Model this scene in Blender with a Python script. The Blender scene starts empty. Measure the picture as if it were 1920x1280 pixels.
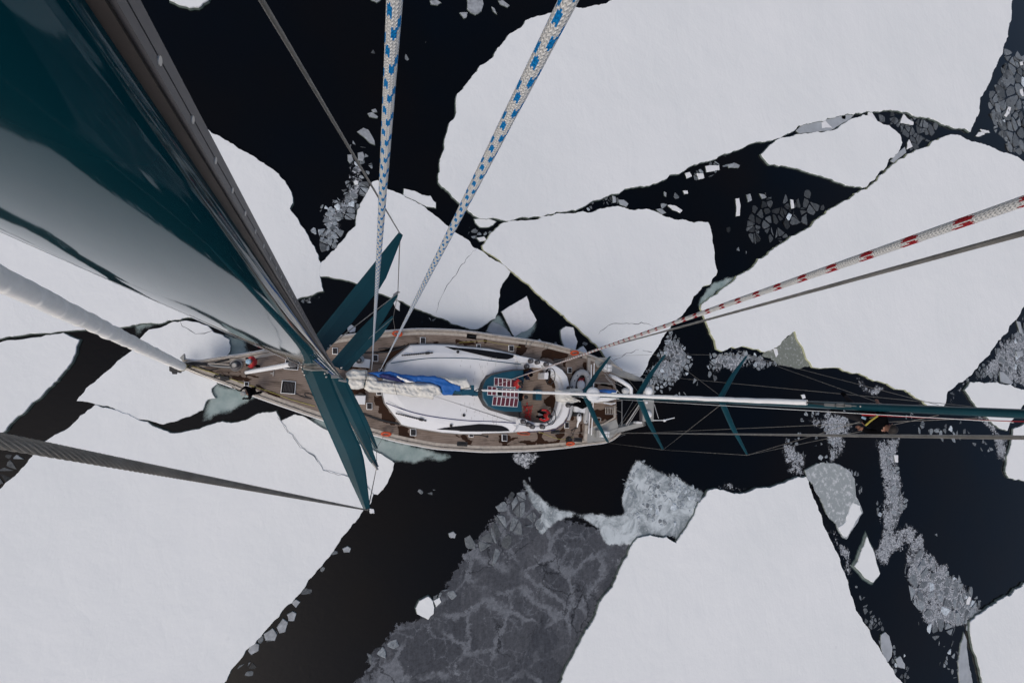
import bpy, bmesh, math, random
from mathutils import Vector, Matrix, noise, geometry
R = math.radians
scene = bpy.context.scene
col = scene.collection
random.seed(7)

# ------------------------------------------------------------------ camera
F, HC = 907.0, 26.2            # focal length in photo pixels, eye height above the sea
_d = Vector((-323, -79, -F)).normalized()      # straight down, in camera axes
_Z = -_d
_X = (Vector((1, 0, 0)) - _Z.x * _Z).normalized()
_Y = _Z.cross(_X)
C2W = Matrix((_X, _Y, _Z))
cam_data = bpy.data.cameras.new('camera')
cam = bpy.data.objects.new('camera', cam_data)
col.objects.link(cam)
cam_data.sensor_width = 36
cam_data.lens = F / 1920 * 36
cam_data.clip_start = 0.02
cam_data.clip_end = 6000
cam.matrix_world = Matrix.Translation((0, 0, HC)) @ C2W.to_4x4()
scene.camera = cam

# ------------------------------------------------------------------ world, sun, exposure
SUN_EL, SUN_AZ = R(54), R(222)
w = bpy.data.worlds.new('World')
scene.world = w
w.use_nodes = True
nt = w.node_tree
bg = nt.nodes['Background']
sky = nt.nodes.new('ShaderNodeTexSky')
sky.sky_type = 'NISHITA'
sky.sun_disc = False
sky.sun_elevation = SUN_EL
sky.sun_rotation = SUN_AZ
sky.air_density = 1.0
sky.dust_density = 5.0
sky.ozone_density = 1.0
nt.links.new(sky.outputs[0], bg.inputs[0])
bg.inputs[1].default_value = 0.099
sl = bpy.data.lights.new('sun', 'SUN')
sl.energy = 0.55
sl.angle = R(20)
sl.color = (1.0, 0.985, 0.975)
so = bpy.data.objects.new('sun', sl)
col.objects.link(so)
sd = Vector((math.sin(SUN_AZ) * math.cos(SUN_EL), math.cos(SUN_AZ) * math.cos(SUN_EL), math.sin(SUN_EL)))
so.rotation_euler = sd.to_track_quat('Z', 'Y').to_euler()
so.location = (0, 0, 60)
scene.view_settings.view_transform = 'Standard'
scene.view_settings.look = 'None'
scene.view_settings.exposure = 0.10
scene.view_settings.gamma = 1.0

# ------------------------------------------------------------------ placing helpers
EYE = Vector((0, 0, HC))
def ray(px, py):
    return C2W @ Vector((px - 960, -(py - 640), -F))
def W(px, py, z):                 # the point at height z seen at a photo pixel
    r = ray(px, py)
    return EYE + r * ((z - HC) / r.z)
def N(px, py, d):                 # the point at optical depth d seen at a photo pixel
    return EYE + ray(px, py) * (d / F)
_a = R(5.2)
AX = Vector((math.cos(_a), -math.sin(_a), 0))     # aft along the keel
SX = Vector((math.sin(_a), math.cos(_a), 0))      # starboard
UP = Vector((0, 0, 1))
def BW(u, v, z):
    return AX * u + SX * v + UP * z
def T(tile, pts):                 # (x0, y0, scale) of an enlargement -> photo pixels
    x0, y0, s = tile
    return [(x0 + a / s, y0 + b / s) for a, b in pts]
def P3(pts, z):
    return [W(a, b, z) for a, b in pts]

# ------------------------------------------------------------------ materials
def nodes(name):
    m = bpy.data.materials.new(name)
    m.use_nodes = True
    t = m.node_tree
    return m, t, t.nodes['Principled BSDF']
def pset(b, **k):
    for a, v in k.items():
        b.inputs[a.replace('_', ' ')].default_value = v
def rgb(c):
    return (c[0], c[1], c[2], 1)
def noisetex(t, vec, scale, detail=4, rough=0.55, dist=0.0):
    n = t.nodes.new('ShaderNodeTexNoise')
    n.inputs['Scale'].default_value = scale
    n.inputs['Detail'].default_value = detail
    n.inputs['Roughness'].default_value = rough
    n.inputs['Distortion'].default_value = dist
    if vec: t.links.new(vec, n.inputs['Vector'])
    return n.outputs['Fac']
def ramp(t, fac, stops):
    r = t.nodes.new('ShaderNodeValToRGB')
    e = r.color_ramp.elements
    e[0].position, e[0].color = stops[0][0], rgb(stops[0][1])
    e[1].position, e[1].color = stops[-1][0], rgb(stops[-1][1])
    for p, c in stops[1:-1]:
        x = e.new(p); x.color = rgb(c)
    t.links.new(fac, r.inputs[0])
    return r.outputs[0]
def mixc(t, fac, a, b, mode='MIX'):
    m = t.nodes.new('ShaderNodeMix'); m.data_type = 'RGBA'; m.blend_type = mode
    for s, v in ((m.inputs[0], fac), (m.inputs[6], a), (m.inputs[7], b)):
        if hasattr(v, 'is_linked'): t.links.new(v, s)
        else: s.default_value = v if isinstance(v, (int, float)) else rgb(v)
    return m.outputs[2]
def math_(t, op, a, b=0.0, c=None):
    m = t.nodes.new('ShaderNodeMath'); m.operation = op
    for i, v in enumerate((a, b) if c is None else (a, b, c)):
        if hasattr(v, 'is_linked'): t.links.new(v, m.inputs[i])
        else: m.inputs[i].default_value = v
    return m.outputs[0]
def geopos(t):
    return t.nodes.new('ShaderNodeNewGeometry').outputs['Position']
def mapping(t, vec, scale=(1, 1, 1), rot=(0, 0, 0)):
    m = t.nodes.new('ShaderNodeMapping')
    m.inputs['Scale'].default_value = scale
    m.inputs['Rotation'].default_value = rot
    t.links.new(vec, m.inputs['Vector'])
    return m.outputs[0]
def bump(t, b, h, strength=0.3, dist=0.02):
    n = t.nodes.new('ShaderNodeBump')
    n.inputs['Strength'].default_value = strength
    n.inputs['Distance'].default_value = dist
    t.links.new(h, n.inputs['Height'])
    t.links.new(n.outputs[0], b.inputs['Normal'])
def smooth(t, v, lo, hi):
    n = t.nodes.new('ShaderNodeMapRange'); n.interpolation_type = 'SMOOTHSTEP'
    t.links.new(v, n.inputs[0])
    n.inputs[1].default_value = lo; n.inputs[2].default_value = hi
    return n.outputs[0]

def plain(name, c, rough=0.5, metal=0.0, vary=0.12, vs=3.0, bs=0.0, bscale=40, spec=0.5, coat=0.0):
    m, t, b = nodes(name)
    p = geopos(t)
    n = noisetex(t, p, vs, 5)
    lo = tuple(x * (1 - vary) for x in c); hi = tuple(min(1, x * (1 + vary)) for x in c)
    t.links.new(ramp(t, n, [(0.3, lo), (0.7, hi)]), b.inputs['Base Color'])
    pset(b, Roughness=rough, Metallic=metal)
    b.inputs['Specular IOR Level'].default_value = spec
    b.inputs['Coat Weight'].default_value = coat
    if bs: bump(t, b, noisetex(t, p, bscale, 3), bs, 0.01)
    return m

MT = {}
# snow on the floes
m, t, b = nodes('snow'); p = geopos(t)
drift = noisetex(t, mapping(t, p, (0.75, 0.36, 1), (0, 0, R(-14))), 0.9, 5, 0.55, 1.2)
fine = noisetex(t, p, 3.0, 6, 0.65)
lump = noisetex(t, p, 0.55, 4, 0.6)
c = ramp(t, noisetex(t, p, 0.12, 3), [(0.35, (0.755, 0.785, 0.795)), (0.65, (0.79, 0.815, 0.825))])
v = t.nodes.new('ShaderNodeTexVoronoi'); v.inputs['Scale'].default_value = 0.21
t.links.new(p, v.inputs['Vector'])
spot = smooth(t, v.outputs['Distance'], 0.032, 0.012)
c2 = mixc(t, math_(t, 'MULTIPLY', spot, 0.16), c, (0.45, 0.47, 0.50))
t.links.new(c2, b.inputs['Base Color'])
pset(b, Roughness=0.9); b.inputs['Specular IOR Level'].default_value = 0.15
h = math_(t, 'ADD', math_(t, 'MULTIPLY', drift, 1.3), math_(t, 'ADD', math_(t, 'MULTIPLY', fine, 0.22), math_(t, 'MULTIPLY', lump, 3.0)))
bump(t, b, h, 0.19, 0.12)
MT['snow'] = m
# wet ice foot round each floe
MT['ice_edge'] = plain('wet_ice_edge', (0.13, 0.16, 0.145), 0.35, vary=0.35, vs=2.0, bs=0.4, bscale=12)
MT['ice_foot'] = plain('ice_foot', (0.03, 0.05, 0.045), 0.3, vary=0.5, vs=1.5, spec=0.3)
MT['ice_edge_warm'] = plain('algae_ice_edge', (0.42, 0.44, 0.28), 0.5, vary=0.25, vs=3)
MT['clear_ice'] = plain('grey_thin_ice', (0.36, 0.39, 0.42), 0.5, vary=0.12, vs=1.6, bs=0.2, bscale=6)
MT['white_ice'] = plain('snowy_chunk', (0.74, 0.755, 0.775), 0.85, vary=0.05, vs=4, bs=0.5, bscale=9, spec=0.2)
MT['dull_ice'] = plain('sodden_chunk', (0.30, 0.325, 0.35), 0.6, vary=0.3, vs=4, bs=0.5, bscale=9, spec=0.3)
# brash: colour comes with the fragment, some are awash and dark
m, t, b = nodes('brash'); p = geopos(t)
at = t.nodes.new('ShaderNodeAttribute'); at.attribute_name = 'tint'
n = ramp(t, noisetex(t, p, 6, 7, 0.8), [(0.35, (0.40, 0.43, 0.47)), (0.65, (1.25, 1.25, 1.25))])
t.links.new(mixc(t, 1.0, at.outputs['Color'], n, 'MULTIPLY'), b.inputs['Base Color'])
pset(b, Roughness=0.6); b.inputs['Specular IOR Level'].default_value = 0.25
bump(t, b, noisetex(t, p, 14, 4), 0.5, 0.03)
MT['brash'] = m
# open sea
m, t, b = nodes('sea_water'); p = geopos(t)
n1 = noisetex(t, mapping(t, p, (1, 2.2, 1), (0, 0, R(35))), 2.4, 4, 0.6, 0.6)
n2 = noisetex(t, p, 0.5, 3)
t.links.new(ramp(t, noisetex(t, p, 0.09, 3), [(0.35, (0.0006, 0.0018, 0.0042)), (0.5, (0.0016, 0.0020, 0.0030)), (0.65, (0.0030, 0.0024, 0.0024))]), b.inputs['Base Color'])
pset(b, Roughness=0.05, IOR=1.333); b.inputs['Specular IOR Level'].default_value = 0.32
bump(t, b, math_(t, 'MULTIPLY', n1, n2), 0.10, 0.08)
MT['sea'] = m
# soft-edged sheets (slush, sunken shelves, young grey ice): 'edge' runs 0 at the rim to 1 inside
def sheetmat(name, builder, nscale=3.0, namp=0.7, lo=0.30, hi=0.55, rough=0.5):
    m, t, b = nodes(name); p = geopos(t)
    e = t.nodes.new('ShaderNodeAttribute'); e.attribute_name = 'edge'
    nz = noisetex(t, p, nscale, 6, 0.65)
    q = math_(t, 'ADD', e.outputs['Fac'], math_(t, 'MULTIPLY', math_(t, 'SUBTRACT', nz, 0.5), namp))
    al = smooth(t, q, lo, hi)
    c, a2 = builder(t, p, q)
    if a2 is not None: al = math_(t, 'MULTIPLY', al, a2)
    if hasattr(c, 'is_linked'): t.links.new(c, b.inputs['Base Color'])
    else: b.inputs['Base Color'].default_value = rgb(c)
    t.links.new(al, b.inputs['Alpha'])
    pset(b, Roughness=rough); b.inputs['Specular IOR Level'].default_value = 0.2
    return m
def f_shelf(t, p, q):
    return ramp(t, noisetex(t, p, 1.2, 6, 0.65), [(0.3, (0.20, 0.275, 0.275)), (0.7, (0.36, 0.43, 0.43))]), None
def f_olive(t, p, q):
    s = smooth(t, noisetex(t, p, 5.0, 5, 0.75), 0.54, 0.62)
    return mixc(t, s, (0.185, 0.205, 0.18), (0.36, 0.38, 0.375)), None
def f_slush(t, p, q):
    a = noisetex(t, p, 0.9, 6, 0.7, 0.6); s = noisetex(t, p, 9, 5, 0.8)
    c = mixc(t, smooth(t, a, 0.35, 0.62), (0.19, 0.225, 0.245), (0.54, 0.60, 0.63))
    return mixc(t, smooth(t, s, 0.56, 0.66), c, (0.58, 0.61, 0.64)), smooth(t, math_(t, 'ADD', q, math_(t, 'MULTIPLY', noisetex(t, p, 3.5, 8, 0.82), 1.5)), 1.0, 1.22)
def f_mush(t, p, q):
    s = noisetex(t, p, 4.2, 8, 0.85)
    c = ramp(t, noisetex(t, p, 8, 6, 0.85), [(0.38, (0.07, 0.08, 0.095)), (0.49, (0.20, 0.22, 0.245)), (0.58, (0.56, 0.59, 0.63))])
    return c, smooth(t, math_(t, 'ADD', math_(t, 'MULTIPLY', q, 0.62), math_(t, 'ADD', math_(t, 'MULTIPLY', s, 1.6), math_(t, 'MULTIPLY', noisetex(t, p, 0.8, 4, 0.6), 1.3))), 1.86, 2.02)
def f_grey(t, p, q):
    wv = mapping(t, p, (1, 1, 1), (0, 0, 0))
    nz = t.nodes.new('ShaderNodeTexNoise'); nz.inputs['Scale'].default_value = 0.7; nz.inputs['Detail'].default_value = 7; nz.inputs['Roughness'].default_value = 0.72
    t.links.new(p, nz.inputs['Vector'])
    off = t.nodes.new('ShaderNodeVectorMath'); off.operation = 'SCALE'; off.inputs['Scale'].default_value = 1.7
    t.links.new(nz.outputs['Color'], off.inputs[0])
    ad = t.nodes.new('ShaderNodeVectorMath'); ad.operation = 'ADD'
    t.links.new(p, ad.inputs[0]); t.links.new(off.outputs[0], ad.inputs[1])
    flat = mapping(t, ad.outputs[0], (1, 1, 0))
    def vor(sc, rnd=1.0):
        v = t.nodes.new('ShaderNodeTexVoronoi'); v.feature = 'DISTANCE_TO_EDGE'; v.inputs['Scale'].default_value = sc
        v.inputs['Randomness'].default_value = rnd
        t.links.new(flat, v.inputs['Vector']); return v.outputs['Distance']
    def vcol(sc):
        v = t.nodes.new('ShaderNodeTexVoronoi'); v.inputs['Scale'].default_value = sc
        t.links.new(flat, v.inputs['Vector']); return v.outputs['Color']
    base = mixc(t, 0.6, ramp(t, noisetex(t, p, 0.35, 5, 0.6), [(0.3, (0.042, 0.048, 0.060)), (0.7, (0.090, 0.098, 0.115))]),
                ramp(t, vcol(0.5), [(0.1, (0.028, 0.033, 0.044)), (0.9, (0.105, 0.112, 0.128))]))
    streak = noisetex(t, mapping(t, p, (5.0, 0.5, 1), (0, 0, R(38))), 1.5, 5, 0.7)
    base = mixc(t, 0.28, base, ramp(t, streak, [(0.35, (0.035, 0.04, 0.05)), (0.7, (0.115, 0.122, 0.138))]))
    patch = smooth(t, noisetex(t, p, 0.30, 4, 0.6), 0.40, 0.52)
    crumb = noisetex(t, p, 6, 6, 0.8)
    web = math_(t, 'MULTIPLY', smooth(t, math_(t, 'ADD', vor(0.40), math_(t, 'MULTIPLY', crumb, 0.12)), 0.135, 0.075), patch)
    web2 = math_(t, 'MULTIPLY', smooth(t, math_(t, 'ADD', vor(1.05), math_(t, 'MULTIPLY', crumb, 0.14)), 0.125, 0.075), smooth(t, noisetex(t, p, 0.42, 3), 0.45, 0.56))
    frost = smooth(t, math_(t, 'ADD', noisetex(t, p, 0.7, 8, 0.75), math_(t, 'MULTIPLY', crumb, 0.22)), 0.71, 0.77)
    c = mixc(t, math_(t, 'MULTIPLY', web, 0.85), base, (0.17, 0.185, 0.21))
    c = mixc(t, math_(t, 'MULTIPLY', web2, 0.6), c, (0.15, 0.165, 0.19))
    c = mixc(t, math_(t, 'MULTIPLY', frost, 0.75), c, (0.22, 0.24, 0.27))
    crk = math_(t, 'MULTIPLY', smooth(t, vor(0.62), 0.024, 0.008), smooth(t, noisetex(t, p, 0.28, 3), 0.50, 0.60))
    c = mixc(t, 0.75, c, ramp(t, noisetex(t, p, 5, 9, 0.85), [(0.36, (0.42, 0.42, 0.42)), (0.64, (1.35, 1.35, 1.35))]), 'MULTIPLY')
    return mixc(t, math_(t, 'MULTIPLY', crk, 0.75), c, (0.006, 0.008, 0.012)), None
MT['shelf'] = sheetmat('sunken_ice_shelf', f_shelf, 1.6, 0.55, 0.12, 0.42)
MT['olive'] = sheetmat('olive_ice_shelf', f_olive, 2.5, 0.3, 0.02, 0.15)
def f_crust(t, p, q):
    s = smooth(t, noisetex(t, p, 3.0, 6, 0.8), 0.50, 0.60)
    return mixc(t, s, (0.30, 0.335, 0.345), (0.55, 0.58, 0.60)), None
MT['crust'] = sheetmat('crusted_slush', f_crust, 2.5, 0.3, 0.02, 0.15)
MT['slush'] = sheetmat('slush', f_slush, 1.6, 0.7, 0.2, 0.6, 0.8)
MT['mush'] = sheetmat('mushy_brash', f_mush, 2.0, 0.9, 0.2, 0.6, 0.8)
MT['young'] = sheetmat('young_grey_ice', f_grey, 3.2, 1.3, 0.10, 0.22, 0.7)

# yacht
def teakmat(name, dry, wet, rough):
    m, t, b = nodes(name); p = geopos(t)
    q = mapping(t, p, (1, 1, 1), (0, 0, _a))
    s = t.nodes.new('ShaderNodeSeparateXYZ'); t.links.new(q, s.inputs[0])
    k = math_(t, 'FRACT', math_(t, 'MULTIPLY', s.outputs['Y'], 1 / 0.085))
    seam = math_(t, 'ADD', smooth(t, k, 0.16, 0.06), smooth(t, k, 0.88, 0.97))
    grain = noisetex(t, mapping(t, q, (1.2, 26, 1)), 1.5, 5, 0.7)
    big = noisetex(t, p, 1.1, 5, 0.6)
    c = mixc(t, grain, dry, wet)
    c = mixc(t, math_(t, 'MULTIPLY', smooth(t, big, 0.45, 0.75), 0.5), c, tuple(x * 0.62 for x in dry))
    damp = smooth(t, noisetex(t, mapping(t, q, (0.55, 2.6, 1)), 1.4, 8, 0.72, 0.4), 0.50, 0.66)
    c = mixc(t, math_(t, 'MULTIPLY', damp, 0.62), c, tuple(x * 0.30 for x in dry))
    c = mixc(t, math_(t, 'MULTIPLY', seam, 0.6), c, (0.022, 0.02, 0.02))
    t.links.new(c, b.inputs['Base Color']); pset(b, Roughness=rough); b.inputs['Specular IOR Level'].default_value = 0.12
    bump(t, b, seam, -0.3, 0.004)
    return m
MT['teak'] = teakmat('weathered_teak', (0.175, 0.132, 0.104), (0.315, 0.258, 0.220), 0.85)
MT['wet'] = teakmat('wet_teak', (0.022, 0.009, 0.004), (0.050, 0.022, 0.011), 0.6)
MT['white'] = plain('white_gelcoat', (0.74, 0.76, 0.78), 0.35, vary=0.04, vs=1.5)
MT['rimsnow'] = plain('frosted_roof', (0.76, 0.775, 0.795), 0.7, vary=0.03, vs=2.5, bs=0.25, bscale=5)
MT['grey'] = plain('grey_composite', (0.30, 0.305, 0.295), 0.6, vary=0.12, vs=3)
MT['beige'] = plain('worn_beige_wood', (0.42, 0.38, 0.33), 0.7, vary=0.2, vs=6)
MT['hull'] = plain('hull_paint', (0.55, 0.57, 0.60), 0.3, vary=0.06, vs=1)
MT['teal'] = plain('teal_paint', (0.002, 0.044, 0.060), 0.36, vary=0.22, vs=1.2, spec=0.3)
m, t, b = nodes('mast_teal'); p = geopos(t)
t.links.new(ramp(t, noisetex(t, p, 2.0, 6, 0.6), [(0.3, (0.0008, 0.030, 0.042)), (0.7, (0.0016, 0.040, 0.054))]), b.inputs['Base Color'])
sc = smooth(t, noisetex(t, mapping(t, p, (30, 30, 1.0)), 2.2, 6, 0.7), 0.64, 0.74)
t.links.new(math_(t, 'ADD', math_(t, 'MULTIPLY', sc, 0.04), 0.05), b.inputs['Roughness'])
b.inputs['Specular IOR Level'].default_value = 0.34; b.inputs['Specular Tint'].default_value = (0.50, 0.80, 1.0, 1)
bump(t, b, noisetex(t, mapping(t, p, (1, 1, 0.25)), 3.0, 3, 0.5), 0.05, 0.01)
MT['mast'] = m
MT['roofteal'] = plain('doghouse_teal', (0.004, 0.062, 0.10), 0.35, vary=0.15, vs=2)
MT['glass'] = plain('smoked_glass', (0.010, 0.010, 0.012), 0.3, vary=0.2, spec=0.15)
MT['dark'] = plain('black_fitting', (0.018, 0.018, 0.020), 0.55, vary=0.3, vs=9)
MT['track'] = plain('track_alloy', (0.085, 0.080, 0.085), 0.45, 0.35, vary=0.1, vs=14)
MT['groove'] = plain('track_groove', (0.028, 0.021, 0.018), 0.6, vary=0.3, vs=12)
MT['steel'] = plain('stainless', (0.42, 0.41, 0.39), 0.35, 0.8, vary=0.15, vs=12)
MT['wire'] = plain('rigging_wire', (0.25, 0.235, 0.21), 0.40, 0.45, vary=0.25, vs=18)
MT['sail'] = plain('furled_sailcloth', (0.87, 0.875, 0.875), 0.75, vary=0.05, vs=5, bs=0.3, bscale=8)
MT['genoa'] = plain('sun_strip_cloth', (0.90, 0.885, 0.85), 0.8, vary=0.05, vs=4, bs=0.25, bscale=7)
MT['cream'] = plain('cream_sailcloth', (0.71, 0.70, 0.65), 0.85, vary=0.12, vs=3, bs=0.8, bscale=5)
MT['blue'] = plain('blue_cover', (0.008, 0.115, 0.42), 0.6, vary=0.15, vs=3, bs=0.4, bscale=8)
MT['purple'] = plain('navy_cover', (0.012, 0.016, 0.105), 0.6, vary=0.2, vs=3)
MT['orange'] = plain('orange_foam', (0.55, 0.075, 0.02), 0.6)
MT['red'] = plain('red_cloth', (0.42, 0.015, 0.018), 0.75, vary=0.2, vs=8)
MT['darkred'] = plain('maroon_panel', (0.105, 0.018, 0.032), 0.35, vary=0.12, vs=8)
MT['black'] = plain('black_cloth', (0.004, 0.004, 0.005), 0.9, vary=0.3, vs=8, spec=0.03)
MT['navy'] = plain('navy_cloth', (0.010, 0.014, 0.032), 0.85, vary=0.3, vs=8, spec=0.08)
MT['greycloth'] = plain('grey_cloth', (0.024, 0.022, 0.025), 0.85, vary=0.2, vs=8, spec=0.08)
MT['lightblue'] = plain('pale_blue_wool', (0.34, 0.50, 0.62), 0.9, vary=0.1)
MT['skin'] = plain('skin', (0.27, 0.13, 0.085), 0.55, vary=0.08)
MT['hair'] = plain('dark_hair', (0.008, 0.005, 0.004), 0.7, vary=0.3, vs=30)
MT['tube'] = plain('dinghy_rubber', (0.40, 0.41, 0.42), 0.55, vary=0.08, vs=2)
MT['yellow'] = plain('yellow_webbing', (0.36, 0.30, 0.05), 0.7)
MT['yline'] = plain('yellow_line', (0.42, 0.37, 0.10), 0.7)
MT['fender'] = plain('rope_tan', (0.45, 0.40, 0.32), 0.8)

def ropemat(name, accent, P, L, kind):
    m, t, b = nodes(name)
    uv = t.nodes.new('ShaderNodeUVMap').outputs[0]
    s = t.nodes.new('ShaderNodeSeparateXYZ'); t.links.new(uv, s.inputs[0])
    u, v = s.outputs['X'], s.outputs['Y']            # u round the rope 0..1, v metres along
    # braid: little V stitches
    a = math_(t, 'SINE', math_(t, 'MULTIPLY', math_(t, 'ADD', math_(t, 'MULTIPLY', v, 1 / 0.0052), math_(t, 'ABSOLUTE', math_(t, 'SUBTRACT', math_(t, 'FRACT', math_(t, 'MULTIPLY', u, 12.0)), 0.5))), 6.2832))
    c2 = math_(t, 'SINE', math_(t, 'MULTIPLY', u, 12 * 6.2832))
    weave = math_(t, 'ADD', math_(t, 'MULTIPLY', a, 0.6), math_(t, 'MULTIPLY', c2, 0.4))
    # stitches snap the fleck to a jagged outline
    uq = math_(t, 'DIVIDE', math_(t, 'FLOOR', math_(t, 'MULTIPLY', u, 24)), 24)
    vq = math_(t, 'SUBTRACT', v, math_(t, 'MULTIPLY', math_(t, 'ABSOLUTE', math_(t, 'SUBTRACT', math_(t, 'FRACT', math_(t, 'MULTIPLY', uq, 12.0)), 0.5)), 0.006))
    fl = None
    for (u0, ph, wd, ln) in kind:
        du = math_(t, 'ABSOLUTE', math_(t, 'SUBTRACT', math_(t, 'FRACT', math_(t, 'ADD', uq, 0.5 - u0)), 0.5))
        fv = math_(t, 'FRACT', math_(t, 'ADD', math_(t, 'MULTIPLY', vq, 1 / P), ph))
        on = math_(t, 'MULTIPLY', math_(t, 'LESS_THAN', du, wd), math_(t, 'LESS_THAN', fv, ln))
        fl = on if fl is None else math_(t, 'MAXIMUM', fl, on)
    base = ramp(t, weave, [(-0.0, (0.62, 0.615, 0.59)), (0.9, (0.86, 0.855, 0.83))])
    t.links.new(mixc(t, fl, base, accent), b.inputs['Base Color'])
    pset(b, Roughness=0.85); b.inputs['Specular IOR Level'].default_value = 0.2
    bump(t, b, weave, 0.6, 0.0012)
    return m
k_blue = [(x / 8, (x * 0.5 + (0.25 if x % 4 > 1 else 0)) % 1, 0.042, 0.27) for x in range(8)]
MT['bluerope'] = ropemat('blue_fleck_braid', (0.0, 0.20, 0.52), 0.055, 1, k_blue)
MT['redrope'] = ropemat('red_fleck_braid', (0.36, 0.022, 0.028), 0.075, 1,
    [(x / 12, (0.10 if x % 3 else 0.0) + 0.07 * (x % 2), 0.045, 0.32 if x % 3 else 0.18) for x in range(12) if x % 6 < 5])

# ------------------------------------------------------------------ object helpers
def wloc(o):
    p = Vector((0, 0, 0))
    while o is not None:
        p = p + o.location; o = o.parent
    return p
def tag(o, label=None, cat=None, group=None, kind=None):
    if label: o['label'] = label
    if cat: o['category'] = cat
    if group: o['group'] = group
    if kind: o['kind'] = kind
    return o
def mk(name, data, mats, parent=None, origin=None, sm=False):
    """data = (verts, faces[, material indices]) in world space -> ONE mesh object"""
    vs, fs = data[0], data[1]
    if origin is None:
        n = max(1, len(vs)); c = Vector((0, 0, 0))
        for v in vs: c += Vector(v)
        c /= n; c.z = min(v[2] for v in vs)
        origin = c
    me = bpy.data.meshes.new(name)
    me.from_pydata([tuple(Vector(v) - origin) for v in vs], [], fs)
    if not isinstance(mats, (list, tuple)): mats = [mats]
    for m_ in mats: me.materials.append(MT[m_] if isinstance(m_, str) else m_)
    if len(data) > 2 and data[2]: me.polygons.foreach_set('material_index', data[2])
    me.polygons.foreach_set('use_smooth', [sm] * len(me.polygons))
    me.update()
    o = bpy.data.objects.new(name, me)
    col.objects.link(o)
    if parent is not None:
        o.parent = parent
        o.location = origin - wloc(parent)
    else: o.location = origin
    return o
def empty(name, loc, parent=None):
    o = bpy.data.objects.new(name, None); o.empty_display_size = 0.3
    col.objects.link(o)
    if parent is not None:
        o.parent = parent; o.location = Vector(loc) - wloc(parent)
    else: o.location = loc
    return o
class MB:
    def __init__(s): s.v, s.f, s.m = [], [], []
    def add(s, vs, fs, mi=0):
        n = len(s.v); s.v += [Vector(x) for x in vs]
        s.f += [tuple(i + n for i in f) for f in fs]; s.m += [mi] * len(fs); return s
    def prism(s, poly, z0, z1, mi=0, poly1=None):
        a = [Vector((p[0], p[1], z0)) for p in poly]
        b = [Vector((p[0], p[1], z1)) for p in (poly1 or poly)]
        n = len(a)
        ar = sum(a[i].x * a[(i + 1) % n].y - a[(i + 1) % n].x * a[i].y for i in range(n))
        if ar < 0: a.reverse(); b.reverse()
        return s.add(a + b, [tuple(range(n - 1, -1, -1)), tuple(range(n, 2 * n))] + [(i, (i + 1) % n, n + (i + 1) % n, n + i) for i in range(n)], mi)
    def tube(s, pts, r, seg=8, mi=0, caps=True):
        pts = [Vector(p) for p in pts]
        rs = r if isinstance(r, (list, tuple)) else [r] * len(pts)
        vs, fs = [], []
        t0 = (pts[1] - pts[0]).normalized()
        nrm = t0.orthogonal().normalized()
        for i, p in enumerate(pts):
            a = pts[max(0, i - 1)]; b = pts[min(len(pts) - 1, i + 1)]
            tn = (b - a).normalized()
            nrm = (nrm - tn * nrm.dot(tn)).normalized(); bi = tn.cross(nrm)
            for k in range(seg):
                th = 2 * math.pi * k / seg
                vs.append(p + (nrm * math.cos(th) + bi * math.sin(th)) * rs[i])
        for i in range(len(pts) - 1):
            for k in range(seg):
                a = i * seg + k; b = i * seg + (k + 1) % seg
                fs.append((a, b, b + seg, a + seg))
        if caps:
            fs.append(tuple(range(seg - 1, -1, -1))); fs.append(tuple((len(pts) - 1) * seg + k for k in range(seg)))
        return s.add(vs, fs, mi)
    def box(s, c, sx, sy, sz, ax=AX, mi=0, bev=0.0):
        ax = ax.normalized(); ay = UP.cross(ax)
        pl = []
        for x, y in ((-1, -1), (1, -1), (1, 1), (-1, 1)):
            if bev:
                for dx, dy in ((0, 1), (1, 0)) if x * y > 0 else ((1, 0), (0, 1)):
                    pl.append(Vector(c) + ax * (x * (sx / 2 - bev * dx)) + ay * (y * (sy / 2 - bev * dy)))
            else: pl.append(Vector(c) + ax * (x * sx / 2) + ay * (y * sy / 2))
        return s.prism(pl, c[2], c[2] + sz, mi)
    def ball(s, c, rx, ry=None, rz=None, seg=10, mi=0, up=UP):
        ry = ry or rx; rz = rz or rx
        vs, fs = [], []
        R_ = seg // 2 + 1
        for i in range(1, R_):
            ph = math.pi * i / R_
            for k in range(seg):
                th = 2 * math.pi * k / seg
                vs.append(Vector(c) + Vector((rx * math.sin(ph) * math.cos(th), ry * math.sin(ph) * math.sin(th), rz * math.cos(ph))))
        for i in range(R_ - 2):
            for k in range(seg):
                a = i * seg + k; b = i * seg + (k + 1) % seg
                fs.append((a, a + seg, b + seg, b))
        n = len(vs); vs += [Vector(c) + Vector((0, 0, rz)), Vector(c) - Vector((0, 0, rz))]
        for k in range(seg):
            fs.append((n, k, (k + 1) % seg)); q = (R_ - 2) * seg
            fs.append((n + 1, q + (k + 1) % seg, q + k))
        return s.add(vs, fs, mi)
    def out(s): return (s.v, s.f, s.m)

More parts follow.
